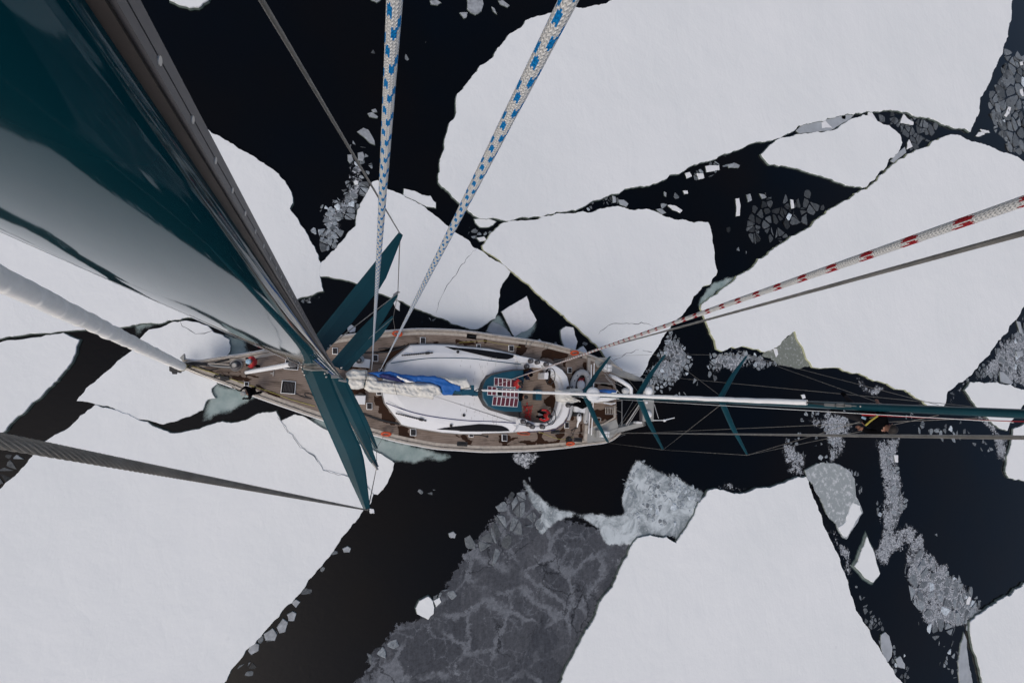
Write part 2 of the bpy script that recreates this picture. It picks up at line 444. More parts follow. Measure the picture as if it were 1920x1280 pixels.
def area(pl):
    return 0.5 * sum(pl[i][0] * pl[(i + 1) % len(pl)][1] - pl[(i + 1) % len(pl)][0] * pl[i][1] for i in range(len(pl)))
def ccw(pl):
    return pl if area(pl) > 0 else list(reversed(pl))
def offset(pl, d):               # grow (d>0) a ccw polygon
    n = len(pl); out = []
    for i in range(n):
        a, b, c = pl[i - 1], pl[i], pl[(i + 1) % n]
        e1 = Vector((b[0] - a[0], b[1] - a[1])); e2 = Vector((c[0] - b[0], c[1] - b[1]))
        if e1.length < 1e-6 or e2.length < 1e-6: out.append(Vector((b[0], b[1], 0))); continue
        n1 = Vector((e1.y, -e1.x)).normalized(); n2 = Vector((e2.y, -e2.x)).normalized()
        m_ = n1 + n2
        if m_.length < 0.3: m_ = n1
        else: m_ = m_.normalized() / max(0.5, m_.normalized().dot(n1))
        out.append(Vector((b[0] + m_.x * d, b[1] + m_.y * d, 0)))
    return out
def inside(pl, x, y):
    c = False; n = len(pl); j = n - 1
    for i in range(n):
        yi, yj = pl[i][1], pl[j][1]
        if (yi > y) != (yj > y) and x < (pl[j][0] - pl[i][0]) * (y - yi) / (yj - yi) + pl[i][0]: c = not c
        j = i
    return c
def edist(pl, x, y):
    best = 1e9; n = len(pl)
    for i in range(n):
        ax_, ay_ = pl[i][0], pl[i][1]; bx, by = pl[(i + 1) % n][0], pl[(i + 1) % n][1]
        dx, dy = bx - ax_, by - ay_; L = dx * dx + dy * dy
        tt = 0 if L < 1e-12 else max(0, min(1, ((x - ax_) * dx + (y - ay_) * dy) / L))
        q = (ax_ + tt * dx - x) ** 2 + (ay_ + tt * dy - y) ** 2
        if q < best: best = q
    return math.sqrt(best)
def jag(pl, res=0.16, amp=0.10, rnd=None):
    """fractal midpoint displacement of a closed outline"""
    rnd = rnd or random
    out = []
    def rec(a, b):
        d = (b - a); L = d.length
        if L <= res: out.append(a); return
        n = Vector((-d.y, d.x, 0)) / L
        m_ = (a + b) / 2 + n * rnd.gauss(0, 1) * amp * min(L, 1.6) * 0.55
        rec(a, m_); rec(m_, b)
    V = [Vector((p[0], p[1], 0)) for p in pl]
    for i in range(len(V)): rec(V[i], V[(i + 1) % len(V)])
    return out

# ------------------------------------------------------------------ sea
sea = MB(); S_ = 3500
sea.add([(-S_, -S_, 0), (S_, -S_, 0), (S_, S_, 0), (-S_, S_, 0)], [(0, 1, 2, 3)])
tag(mk('sea_water', sea.out(), 'sea', origin=Vector((0, 0, 0))), kind='structure')

# ------------------------------------------------------------------ ice builders
def floe(name, px, h, label, cat='ice floe', group=None, top='snow', edge='ice_edge', amp=0.10, res=0.16, foot=0.06, rim=0.015, seed=1, holes=None):
    rnd = random.Random(seed); h = h * 0.6
    pl = ccw(jag(ccw(P3(px, h)), res, amp, rnd))
    n = len(pl)
    r0 = pl; r1 = offset(pl, rim); r2 = offset(pl, rim + foot * 0.5); r3 = offset(pl, rim + foot)
    vs = [Vector((p.x, p.y, h)) for p in r0] + [Vector((p.x, p.y, h * 0.72)) for p in r1] \
       + [Vector((p.x, p.y, h * 0.15)) for p in r2] + [Vector((p.x, p.y, -0.03)) for p in r3]
    fs = [tuple(range(n))]; mi = [0]
    for k in range(3):
        for i in range(n):
            j = (i + 1) % n
            fs.append((k * n + i, (k + 1) * n + i, (k + 1) * n + j, k * n + j)); mi.append(k)
    o = mk(name, (vs, fs, mi), [top, edge, 'ice_foot'])
    return tag(o, label, cat, group)

def crack(px, z, wdt, seed):
    """a hairline fracture: a thin dark sliver following the floe's surface"""
    rnd = random.Random(seed)
    P = P3(px, z); pts = []
    for a, b in zip(P[:-1], P[1:]):
        L = (b - a).length; k = max(2, int(L / 0.18)); nn = Vector((-(b - a).y, (b - a).x, 0)) / L
        for i in range(k): pts.append(a.lerp(b, i / k) + nn * rnd.gauss(0, 0.035))
    pts.append(P[-1]); L_, R__ = [], []
    for i, p in enumerate(pts):
        a = pts[max(0, i - 1)]; b = pts[min(len(pts) - 1, i + 1)]
        nn = Vector((-(b - a).y, (b - a).x, 0)).normalized()
        w_ = wdt * abs(math.sin(math.pi * (i + 0.4) / len(pts))) ** 0.5 * rnd.uniform(0.3, 1.2)
        L_.append(p + nn * w_ / 2); R__.append(p - nn * w_ / 2)
    n = len(pts)
    return (L_ + R__, [(i, i + n, i + n + 1, i + 1) for i in range(n - 1)])

def cells(pl, size, rnd, keep=0.75):
    """Voronoi cells whose seeds fall in polygon pl"""
    xs = [p[0] for p in pl]; ys = [p[1] for p in pl]
    x0, x1, y0, y1 = min(xs) - 2 * size, max(xs) + 2 * size, min(ys) - 2 * size, max(ys) + 2 * size
    pts = []
    y = y0
    while y < y1:
        x = x0
        while x < x1:
            if rnd.random() < keep:
                pts.append(Vector((x + rnd.uniform(0, size), y + rnd.uniform(0, size))))
            x += size
        y += size
    if len(pts) < 8: return []
    vs, es, fs = geometry.delaunay_2d_cdt(pts, [], [], 0, 1e-7)[:3]
    cc, inc = [], {}
    for k, f in enumerate(fs):
        a, b, c = (vs[i] for i in f)
        d = 2 * (a.x * (b.y - c.y) + b.x * (c.y - a.y) + c.x * (a.y - b.y))
        if abs(d) < 1e-9: cc.append(None)
        else:
            a2, b2, c2 = a.length_squared, b.length_squared, c.length_squared
            cc.append(Vector(((a2 * (b.y - c.y) + b2 * (c.y - a.y) + c2 * (a.y - b.y)) / d,
                              (a2 * (c.x - b.x) + b2 * (a.x - c.x) + c2 * (b.x - a.x)) / d)))
        for i in f: inc.setdefault(i, []).append(k)
    out = []
    for i, p in enumerate(vs):
        if i not in inc or not inside(pl, p.x, p.y): continue
        q = [cc[k] for k in inc[i] if cc[k] is not None]
        if len(q) < 3 or max((c - p).length for c in q) > 3.2 * size: continue
        q.sort(key=lambda c: math.atan2(c.y - p.y, c.x - p.x))
        out.append((p, q))
    return out

def brash(name, px, size, label, cover=0.9, keep=0.7, shrink=(0.72, 0.94), bright=(0.10, 0.42), top=0.03, feather=0.5, seed=3, group=None, patchy=0.0, cat='brash ice', white=0.05, z=0.0):
    rnd = random.Random(seed)
    pl = ccw(jag(ccw(P3(px, 0.0)), 0.6, 0.16, rnd))
    vs, fs, tint = [], [], []
    def split(q, d=0):
        if d < 2 and len(q) >= 4 and rnd.random() < (0.5, 0.3)[d]:
            i = rnd.randrange(len(q)); j = (i + rnd.randint(2, len(q) - 2)) % len(q)
            a = [q[(i + k) % len(q)] for k in range((j - i) % len(q) + 1)]
            b = [q[(j + k) % len(q)] for k in range((i - j) % len(q) + 1)]
            return split(a, d + 1) + split(b, d + 1)
        return [q]
    for p, q in [(sum(h_, Vector((0, 0))) / len(h_), h_) for _, q0 in cells(pl, size * 1.25, rnd, keep) for h_ in split(q0)]:
        e = min(1, edist(pl, p.x, p.y) / feather)
        pn = noise.noise(Vector((p.x * 0.8, p.y * 0.8, seed))) * 2
        pr = cover * (0.35 + 0.65 * e) - patchy * max(0, 0.35 - pn)
        if rnd.random() > pr: continue
        s = rnd.uniform(*shrink) * (0.75 + 0.25 * e)
        c = sum(q, Vector((0, 0))) / len(q)
        ring = []
        for i in range(len(q)):
            a, b = q[i], q[(i + 1) % len(q)]
            ring.append(c + (a - c) * s * rnd.uniform(0.78, 0.98))
            if (b - a).length > 0.5 * size:
                for q_ in (0.3, 0.68): ring.append(c + (a.lerp(b, q_) - c) * s * rnd.uniform(0.86, 1.08))
            elif (b - a).length > 0.2 * size:
                ring.append(c + ((a + b) / 2 - c) * s * rnd.uniform(0.86, 1.08))
        br = bright[0] + (bright[1] - bright[0]) * min(1, max(0, 0.5 + 0.35 * pn + rnd.gauss(0, 0.27)))
        if rnd.random() < white: br = 0.70
        hh = z + (0.012 + top * (br / 0.7) * rnd.uniform(0.5, 1.2))
        n0 = len(vs); n = len(ring)
        tx, ty = rnd.gauss(0, 0.10), rnd.gauss(0, 0.10)
        for r_, zz in ((1.0, -0.05), (0.97, hh * 0.6), (0.80, hh)):
            for v in ring:
                x = c + (v - c) * r_
                vs.append((x.x, x.y, zz + (0 if zz < 0 else max(-0.6 * hh, tx * (x.x - c.x) + ty * (x.y - c.y)))))
        fs.append(tuple(n0 + 2 * n + i for i in range(n)))
        for k in range(2):
            for i in range(n):
                j = (i + 1) % n
                fs.append((n0 + k * n + i, n0 + k * n + j, n0 + (k + 1) * n + j, n0 + (k + 1) * n + i))
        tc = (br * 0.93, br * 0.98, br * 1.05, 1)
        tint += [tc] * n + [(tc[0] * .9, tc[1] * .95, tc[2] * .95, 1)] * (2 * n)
    if not fs: return None
    o = mk(name, (vs, fs), 'brash')
    me = o.data
    a = me.color_attributes.new('tint', 'FLOAT_COLOR', 'CORNER')
    vcol = [None] * len(me.vertices)           # fragments never share vertices
    for run in BRUN(fs, tint):
        for vi, c_ in run: vcol[vi] = c_
    cols = []
    for f in me.polygons:
        for vi in f.vertices: cols += list(vcol[vi] or (0.3, 0.3, 0.3, 1))
    a.data.foreach_set('color', cols)
    return tag(o, label, cat, group, 'stuff')
def BRUN(fs, tint):
    # faces come as [top n-gon, then 2n quads]; tint holds 3n entries in the vertices' order
    t = 0; i = 0
    while i < len(fs):
        n = len(fs[i]); base = fs[i][0] - 2 * n
        yield [(base + k, tint[t + k]) for k in range(3 * n)]
        t += 3 * n; i += 1 + 2 * n

def sheet(name, px, mat, z, label, res=0.2, feather=0.8, cat='ice sheet', kind='stuff', group=None, amp=0.12, seed=5, lift=0.0):
    rnd = random.Random(seed)
    pl = ccw(jag(ccw(P3(px, z)), 0.8, amp, rnd))
    xs = [p[0] for p in pl]; ys = [p[1] for p in pl]
    nx = int((max(xs) - min(xs)) / res) + 3; ny = int((max(ys) - min(ys)) / res) + 3
    X0, Y0 = min(xs) - res, min(ys) - res
    vs, ed, idm = [], [], {}
    def vid(i, j):
        if (i, j) not in idm:
            x, y = X0 + i * res, Y0 + j * res
            e = edist(pl, x, y) * (1 if inside(pl, x, y) else -1)
            idm[(i, j)] = len(vs); ed.append(max(-0.2, min(1, e / feather)))
            vs.append((x, y, z + lift * max(0, min(1, e / feather))))
        return idm[(i, j)]
    fs = []
    for i in range(nx):
        for j in range(ny):
            if inside(pl, X0 + (i + .5) * res, Y0 + (j + .5) * res):
                fs.append((vid(i, j), vid(i + 1, j), vid(i + 1, j + 1), vid(i, j + 1)))
    o = mk(name, (vs, fs), mat)
    a = o.data.attributes.new('edge', 'FLOAT', 'POINT'); a.data.foreach_set('value', ed)
    return tag(o, label, cat, group, kind)

t560 = (560, 0, 3.0); t1280 = (1280, 0, 3.0); tm = (1280, 427, 3.0); tb = (1280, 853, 3.0); tc6 = (640, 853, 3.0)
tl = (0, 400, 2.977); tll = (0, 780, 2.526); t8 = (800, 400, 4.0); t54 = (540, 420, 4.571); t9 = (900, 240, 2.595)
t640 = (640, 820, 2.743)

# ------------------------------------------------------------------ the big floes
floe('ice_floe', [(1160, -4), (1147, 1), (1127, 8), (1093, 16), (1078, 13), (1060, 20), (1037, 23), (1008, 30), (985, 39), (983, 45), (957, 63), (933, 90), (900, 123), (870, 163), (855, 193), (842, 233), (830, 287), (822, 330), (823, 342), (843, 360), (873, 387), (888, 403), (905, 409), (920, 408), (943, 412), (970, 409), (980, 406), (1003, 405), (1027, 401), (1060, 396), (1080, 394), (1100, 384), (1127, 373), (1147, 363), (1173, 353), (1200, 348), (1231, 343), (1278, 323), (1328, 302), (1370, 286), (1397, 275), (1424, 265), (1447, 263), (1467, 256), (1493, 242), (1513, 231), (1535, 227), (1560, 221), (1590, 212), (1630, 208), (1657, 206), (1693, 210), (1730, 219), (1773, 235), (1800, 240), (1820, 247), (1825, 233), (1837, 207), (1838, 183), (1853, 160), (1863, 133), (1880, 100), (1890, 63), (1897, 27), (1899, 0), (1904, -60), (1800, -150), (1500, -180), (1250, -140)],
     0.32, 'vast white snow-covered floe filling the upper right of the scene', seed=11)
floe('ice_floe', [(1428, 289), (1433, 297), (1443, 308), (1480, 313), (1513, 322), (1543, 330), (1573, 342), (1600, 348), (1618, 352), (1640, 337), (1657, 319), (1666, 300), (1686, 282), (1692, 268), (1688, 253), (1667, 235), (1647, 228), (1630, 217), (1620, 215), (1600, 222), (1580, 233), (1560, 245), (1527, 248), (1493, 252), (1477, 257), (1450, 268), (1440, 277)],
     0.28, 'leaf-shaped snowy floe wedged between the two largest upper floes', seed=12)
floe('ice_floe', [(1627, 355), (1645, 340), (1661, 323), (1672, 311), (1697, 296), (1723, 280), (1757, 263), (1783, 252), (1807, 258), (1843, 270), (1873, 283), (1907, 293), (1920, 303), (1975, 345), (1990, 450), (1950, 520), (1920, 574), (1907, 597), (1880, 630), (1847, 672), (1827, 694), (1797, 717), (1777, 734), (1773, 757), (1765, 768), (1748, 765), (1737, 757), (1730, 750), (1707, 735), (1690, 730), (1680, 729), (1655, 716), (1640, 713), (1613, 699), (1580, 692), (1553, 689), (1525, 688), (1513, 670), (1492, 620), (1473, 634), (1450, 654), (1430, 659), (1415, 654), (1393, 648), (1373, 649), (1355, 658), (1345, 654), (1337, 630), (1327, 607), (1320, 590), (1315, 577), (1317, 570), (1333, 557), (1357, 540), (1383, 517), (1390, 514), (1407, 505), (1423, 485), (1453, 464), (1487, 442), (1513, 429), (1547, 402), (1573, 383), (1600, 368)],
     0.34, 'broad white floe on the right, crossed above by the red-flecked rope', edge='ice_edge_warm', seed=13)
floe('ice_floe', [(955, 414), (943, 418), (935, 425), (918, 441), (905, 460), (908, 469), (923, 478), (940, 490), (960, 508), (980, 525), (1003, 545), (1025, 563), (1050, 585), (1065, 600), (1070, 603), (1090, 620), (1110, 640), (1125, 653), (1137, 671), (1150, 685), (1170, 699), (1195, 712), (1205, 702), (1210, 693), (1222, 667), (1240, 637), (1258, 612), (1270, 598), (1283, 586), (1297, 566), (1308, 550), (1333, 532), (1335, 524), (1345, 507), (1340, 487), (1338, 460), (1332, 427), (1328, 417), (1310, 415), (1303, 418), (1280, 411), (1247, 406), (1228, 396), (1197, 392), (1162, 387), (1131, 391), (1093, 396), (1054, 400), (1016, 407), (990, 413), (977, 413)],
     0.32, 'snow floe in the centre, its point reaching the yacht\'s starboard quarter', edge='ice_edge_warm', seed=14)
floe('ice_floe', [(698, 341), (708, 338), (727, 355), (747, 362), (773, 375), (793, 386), (813, 402), (837, 422), (850, 432), (867, 443), (895, 466), (912, 477), (935, 491), (957, 509), (947, 525), (937, 550), (935, 572), (929, 597), (920, 600), (907, 610), (897, 616), (887, 617), (862, 610), (832, 597), (815, 592), (800, 585), (774, 575), (750, 563), (730, 556), (711, 549), (662, 528), (636, 522), (617, 518), (598, 517), (599, 505), (602, 492), (612, 483), (632, 464), (647, 446), (667, 424), (668, 408), (677, 380), (693, 353)],
     0.32, 'white floe behind the tips of the starboard spreaders and the two blue-flecked ropes', seed=15)
floe('ice_floe', [(380, 233), (396, 249), (437, 270), (480, 296), (517, 322), (534, 339), (546, 360), (549, 380), (543, 391), (558, 410), (571, 430), (585, 458), (597, 480), (602, 494), (599, 507), (600, 520), (606, 545), (585, 553), (558, 560), (500, 575), (420, 588), (363, 595), (322, 600), (269, 605), (242, 611), (201, 613), (151, 618), (121, 620), (94, 624), (44, 627), (0, 634), (-120, 650), (-200, 500), (-160, 330), (0, 250), (150, 215), (300, 205), (350, 215)],
     0.34, 'white floe on the left, largely hidden behind the main mast', seed=16)
floe('ice_floe', [(-4, 644), (60, 633), (94, 628), (118, 624), (134, 632), (148, 637), (141, 662), (128, 685), (97, 722), (50, 766), (10, 806), (0, 813), (-70, 855), (-200, 800), (-230, 690)],
     0.32, 'white floe at the left edge, a dark lead to its right', seed=17)
floe('ice_floe', [(178, 759), (198, 764), (218, 769), (249, 781), (269, 790), (292, 801), (319, 812), (353, 808), (380, 801), (417, 790), (433, 793), (460, 788), (484, 775), (517, 771), (522, 780), (528, 792), (560, 831), (593, 860), (606, 881), (628, 886), (650, 893), (675, 903), (688, 912), (700, 927), (694, 945), (673, 970), (653, 994), (637, 1014), (625, 1033), (594, 1069), (554, 1120), (523, 1156), (499, 1180), (451, 1235), (420, 1280), (370, 1350), (150, 1420), (-230, 1370), (-260, 1000), (-40, 925), (0, 917), (24, 895), (51, 867), (61, 855), (59, 843), (87, 826), (119, 808), (131, 800), (150, 779)],
     0.36, 'huge white floe filling the lower left, under the thick twisted stay', seed=18)
floe('ice_floe', [(538, 784), (554, 777), (568, 780), (600, 800), (640, 818), (690, 838), (722, 856), (739, 868), (737, 880), (726, 906), (708, 927), (696, 924), (684, 914), (672, 906), (648, 896), (626, 889), (604, 884), (590, 863), (556, 834), (526, 790)],
     0.30, 'white floe slab broken off beside the port bow by a hairline crack', foot=0.015, seed=19, amp=0.07)
floe('ice_floe', [(144, 751), (161, 728), (188, 706), (218, 679), (249, 655), (265, 632), (279, 618), (316, 607), (349, 601), (373, 605), (393, 615), (400, 623), (417, 628), (430, 637), (432, 649), (429, 662), (420, 672), (410, 700), (403, 712), (407, 719), (396, 728), (399, 740), (403, 746), (390, 748), (384, 757), (380, 768), (356, 780), (333, 788), (306, 795), (292, 791), (265, 786), (235, 778), (215, 766), (181, 758)],
     0.30, 'rounded white floe the bow has run up against', foot=0.015, seed=20)
floe('ice_floe', [(1328, 920), (1343, 916), (1367, 922), (1387, 926), (1407, 921), (1423, 915), (1457, 909), (1480, 900), (1497, 894), (1512, 894), (1518, 913), (1532, 946), (1543, 983), (1560, 1016), (1573, 1043), (1582, 1070), (1593, 1106), (1603, 1136), (1617, 1163), (1633, 1190), (1650, 1216), (1663, 1240), (1683, 1270), (1693, 1280), (1740, 1350), (1500, 1480), (1150, 1460), (1025, 1345), (1052, 1280), (1063, 1250), (1083, 1213), (1107, 1173), (1123, 1136), (1140, 1110), (1150, 1100), (1163, 1066), (1177, 1043), (1187, 1020), (1197, 1008), (1220, 1003), (1250, 1006), (1268, 1018), (1289, 988), (1307, 951)],
     0.34, 'large white floe at the lower right centre with a notched upper left corner', seed=21)
F12 = [(1510, 882), (1533, 869), (1563, 868), (1587, 878), (1602, 896), (1605, 930), (1613, 946), (1618, 961), (1600, 990), (1588, 1010), (1580, 1006), (1563, 976), (1543, 943), (1523, 906)]
floe('ice_floe', [(1626, 1006), (1637, 1030), (1645, 1060), (1650, 1075), (1645, 1082), (1638, 1091), (1623, 1083), (1612, 1070), (1603, 1061), (1613, 1040)],
     0.24, 'small pointed white floe drifting right of the largest lower floe', seed=23, foot=0.3)
floe('ice_floe', [(1930, 1090), (1897, 1115), (1860, 1136), (1830, 1155), (1820, 1166), (1820, 1186), (1830, 1226), (1843, 1280), (1865, 1350), (2050, 1400), (2110, 1000)],
     0.32, 'white floe cut off by the lower right corner', seed=24)
floe('ice_floe', [(1810, 731), (1820, 716), (1853, 717), (1895, 720), (1922, 731), (1930, 745), (1915, 765), (1904, 778), (1895, 790), (1889, 807), (1874, 802), (1855, 785), (1830, 760)],
     0.28, 'kite-shaped white floe behind the mizzen mast at the right edge', seed=25)
floe('ice_floe', [(1935, 790), (1901, 804), (1897, 833), (1889, 855), (1886, 883), (1893, 896), (1925, 903), (1985, 905), (1995, 800)],
     0.26, 'dirty white floe at the right edge under the port backstay', seed=26)
floe('ice_floe', [(310, -40), (318, 0), (335, 8), (355, 14), (372, 13), (390, 0), (402, -45), (350, -75)],
     0.28, 'tip of a white floe at the top edge beside the main mast', seed=27)
floe('ice_floe', [(758, 354), (777, 358), (807, 367), (817, 380), (817, 389), (800, 387), (777, 375), (757, 367)],
     0.18, 'little oval floe between the blue-flecked ropes', seed=28, amp=0.07)
floe('ice_floe', [(890, 411), (912, 408), (930, 415), (917, 425), (900, 425), (892, 417)],
     0.16, 'little white floe caught where three big floes meet', seed=29, amp=0.07)
floe('ice_floe', [(803, 1118), (811, 1126), (814, 1138), (813, 1150), (803, 1161), (793, 1156), (783, 1151), (780, 1140), (787, 1126)],
     0.28, 'rounded bright floe on the rim of the grey ice, largest of its pair', seed=30, amp=0.05)
floe('ice_chunk', [(813, 1126), (824, 1120), (827, 1128), (818, 1137)], 0.16, 'small white chunk touching the rounded bright floe', 'ice chunk', seed=31, amp=0.05)
floe('ice_floe', [(1808, 1187), (1813, 1216), (1817, 1246), (1823, 1285), (1825, 1330), (1795, 1330), (1800, 1280), (1797, 1240), (1802, 1206)],
     0.10, 'long grey sliver of thin ice left of the corner floe', top='clear_ice', seed=32, foot=0.1)
floe('ice_floe', [(941, 584), (956, 574), (970, 566), (988, 555), (992, 567), (994, 580), (1002, 592), (1006, 600), (998, 612), (990, 618), (978, 622), (965, 631), (955, 612)],
     0.26, 'tilted wedge of snowy ice just off the starboard side amidships', top='white_ice', foot=0.015, seed=33, amp=0.05)
floe('ice_chunk', [(1052, 619), (1062, 612), (1075, 614), (1078, 628), (1083, 640), (1079, 655), (1072, 664), (1060, 652), (1053, 634)],
     0.22, 'upright white ice chunk against the starboard quarter', 'ice chunk', top='white_ice', seed=34, amp=0.06)
floe('ice_chunk', [(1082, 657), (1094, 649), (1102, 662), (1098, 672), (1083, 666)], 0.18, 'white chunk touching the starboard rail near the aft life ring', 'ice chunk', top='white_ice', seed=35, amp=0.05)
floe('ice_chunk', [(1005, 640), (1012, 636), (1019, 646), (1004, 650)], 0.12, 'tiny white chunk touching the starboard rail beside the winches', 'ice chunk', top='white_ice', seed=36, amp=0.05)
floe('ice_chunk', [(895, 446), (908, 444), (912, 450), (900, 452)], 0.12, 'small white chunk in the dark gap left of the centre floe', 'ice chunk', top='white_ice', seed=37, amp=0.04)

# the slushy floe: snow corner on a sodden base
def slushy_floe():
    root = empty('ice_floe', W(1570, 940, 0))
    tag(root, 'small floe of greenish slush with snow only on its lower corner', 'ice floe')
    o = floe('slab', F12, 0.12, None, None, top='clear_ice', edge='ice_edge', seed=22)
    p = Vector(o.location); o.parent = root; o.location = p - root.location
    o2 = sheet('crust', F12, 'crust', 0.078, None, cat=None, kind=None, res=0.12, feather=0.2)
    p = Vector(o2.location); o2.parent = root; o2.location = p - root.location
    o3 = floe('snow_cover', [(1600, 942), (1612, 947), (1616, 961), (1599, 988), (1588, 1006), (1581, 1003), (1573, 988), (1586, 978), (1592, 960)], 0.20, None, None, edge='white_ice', foot=0.05, seed=40)
    p = Vector(o3.location); o3.parent = root; o3.location = p - root.location
slushy_floe()

# pieces of ice one can count
def chunk(tile, pts, h, label, top='white_ice', seed=0, amp=0.05):
    floe('ice_chunk', T(tile, pts) if tile else pts, max(h, .13), label, 'ice chunk', top=top, seed=seed + 50, amp=amp, res=0.12, foot=0.02, rim=0.015)
chunk(t1280, [(800, 675), (840, 718), (785, 722), (783, 690)], .15, 'white triangle of ice embedded in the pale slab of the upper lead', seed=1)
chunk(t1280, [(893, 652), (917, 650), (915, 672), (897, 668)], .12, 'small square of white ice in the pale slab of the upper lead', seed=2)
chunk(t1280, [(1045, 630), (1062, 627), (1095, 680), (1070, 668), (1042, 648)], .15, 'white shard touching the top of the leaf-shaped floe', seed=3)
chunk(t1280, [(1245, 643), (1300, 688), (1298, 702), (1225, 690), (1232, 668)], .15, 'largest white triangle in the dark grey brash of the upper lead', seed=4)
chunk(t1280, [(1275, 785), (1293, 825), (1262, 840), (1266, 800)], .14, 'white triangle off the right tip of the leaf-shaped floe', seed=5)
chunk(t1280, [(1250, 828), (1258, 858), (1190, 915), (1170, 905), (1190, 878), (1225, 848)], .08, 'long pale bar of thin ice off the leaf-shaped floe', 'clear_ice', seed=6)
chunk(t1280, [(640, 735), (665, 710), (720, 690), (790, 676), (850, 662), (935, 642), (960, 650), (930, 680), (880, 705), (840, 730), (780, 738), (720, 745), (660, 752)], .04, 'long pale slab of thin ice filling the upper lead', 'clear_ice', seed=7)
chunk(t1280, [(130, 935), (205, 930), (208, 955), (135, 966)], .14, 'rectangular white block in the dark lead near its upper edge', seed=8)
chunk(t1280, [(255, 925), (290, 915), (322, 930), (315, 943), (262, 943)], .08, 'pale double lump right of the rectangular block', 'dull_ice', seed=9)
chunk(t1280, [(80, 975), (115, 975), (122, 1000), (92, 1008)], .12, 'whitish lump below the rectangular block', seed=10)
chunk(t1280, [(15, 975), (40, 968), (52, 990), (25, 1002)], .10, 'pale round lump left below the rectangular block', seed=11)
chunk(t1280, [(300, 1118), (318, 1115), (325, 1150), (322, 1212), (303, 1215), (305, 1165)], .14, 'narrow upright white block in the middle of the dark lead', seed=12)
chunk(t1280, [(362, 1095), (380, 1090), (390, 1125), (370, 1135)], .08, 'grey lump right of the narrow white block', 'dull_ice', seed=13)
chunk(t1280, [(435, 1090), (460, 1095), (472, 1108), (450, 1117)], .08, 'grey wedge in the dark lead above the sunken rubble', 'dull_ice', seed=14)
chunk(t1280, [(608, 1122), (622, 1125), (628, 1168), (614, 1172)], .10, 'bright speck-like block in the right of the sunken rubble', seed=15)
chunk(t9, [(915, 375), (950, 378), (985, 400), (975, 412), (940, 398)], .14, 'slanting white block at the lower rim of the dark lead', seed=16)
chunk(t9, [(860, 395), (885, 393), (905, 412), (885, 420)], .10, 'pale block beside the slanting white one', 'dull_ice', seed=17)
chunk(t9, [(675, 350), (700, 350), (722, 368), (712, 382), (682, 370)], .06, 'flat pale plate in the narrow left neck of the lead', 'clear_ice', seed=18)
chunk(t9, [(645, 330), (660, 335), (662, 360), (648, 362)], .06, 'smaller pale plate in the narrow left neck of the lead', 'clear_ice', seed=19)
chunk(t9, [(990, 305), (1010, 305), (1012, 318), (996, 320)], .10, 'lone white pebble of ice in the open lead', seed=20)
chunk(t9, [(898, 310), (907, 315), (906, 332), (899, 328)], .08, 'tiny upright shard left of the lone white pebble', 'dull_ice', seed=21)
chunk(t560, [(332, 740), (365, 720), (390, 730), (425, 790), (428, 812), (400, 800), (360, 762)], .16, 'slanting white slab in black water left of the first blue-flecked rope', 'dull_ice', seed=22)
chunk(t560, [(390, 638), (412, 632), (445, 655), (440, 662), (400, 655)], .10, 'small dull slab above the slanting one', 'dull_ice', seed=23)
chunk(t560, [(412, 618), (432, 612), (440, 628), (420, 632)], .10, 'pebble of ice on top of the small dull slab', 'dull_ice', seed=24)
chunk(t560, [(950, 0), (1035, 0), (1040, 25), (1028, 60), (995, 82), (970, 70), (950, 50)], .14, 'biggest grey lump at the top edge between the blue-flecked ropes', 'dull_ice', seed=25)
chunk(t560, [(908, 72), (950, 70), (945, 95), (930, 102)], .10, 'small lump left below the biggest grey lump', 'dull_ice', seed=26)
chunk(t560, [(740, 5), (775, 0), (800, 15), (780, 28), (745, 22)], .10, 'grey lump at the top edge right of the first blue-flecked rope', 'dull_ice', seed=27)
chunk(t560, [(1125, 5), (1150, 3), (1185, 30), (1175, 40), (1135, 22)], .10, 'elongated grey lump near the corner of the vast upper floe', 'dull_ice', seed=28)
chunk(t560, [(1088, 40), (1102, 48), (1114, 78), (1096, 62)], .08, 'thin shard below the elongated grey lump', 'dull_ice', seed=29)
chunk(t560, [(410, 0), (460, 0), (440, 12)], .08, 'small grey lump at the top edge left of the first blue-flecked rope', 'dull_ice', seed=30)
chunk(t560, [(311, 1022), (322, 1014), (334, 1020), (332, 1036), (318, 1038)], .12, 'bright round pebble among the brash under the starboard shroud', seed=31)
chunk(t560, [(335, 860), (360, 855), (370, 880), (360, 905), (338, 900)], .10, 'rounded lump behind the starboard shroud', 'dull_ice', seed=32)
chunk(t560, [(277, 870), (298, 870), (306, 900), (290, 917), (278, 900)], .08, 'rounded lump left of the starboard shroud', 'dull_ice', seed=33)
chunk(tc6, [(605, 440), (630, 430), (645, 445), (638, 465), (612, 462)], .10, 'lone grey lump in the wide black water of the lower lead', 'dull_ice', seed=34)
chunk(tc6, [(8, 525), (35, 513), (53, 525), (45, 545), (15, 545)], .10, 'pale lump just off the edge of the huge lower left floe', 'dull_ice', seed=35)
chunk(tc6, [(160, 300), (182, 305), (185, 325), (162, 326)], .12, 'white fragment right at the tip of the longest port spreader', seed=36)
chunk(tll, [(1312, 1000), (1340, 960), (1362, 975), (1350, 1020), (1325, 1027)], .10, 'grey plate along the huge lower left floe, upper of a row', 'dull_ice', seed=37)
chunk(tll, [(1360, 940), (1385, 925), (1402, 935), (1392, 968), (1368, 968)], .10, 'grey plate touching the uppermost of the row', 'dull_ice', seed=38)
chunk(tll, [(1250, 1030), (1290, 1005), (1310, 1035), (1300, 1062), (1258, 1060)], .10, 'rounded grey plate midway along the row beside the huge floe', 'dull_ice', seed=39)
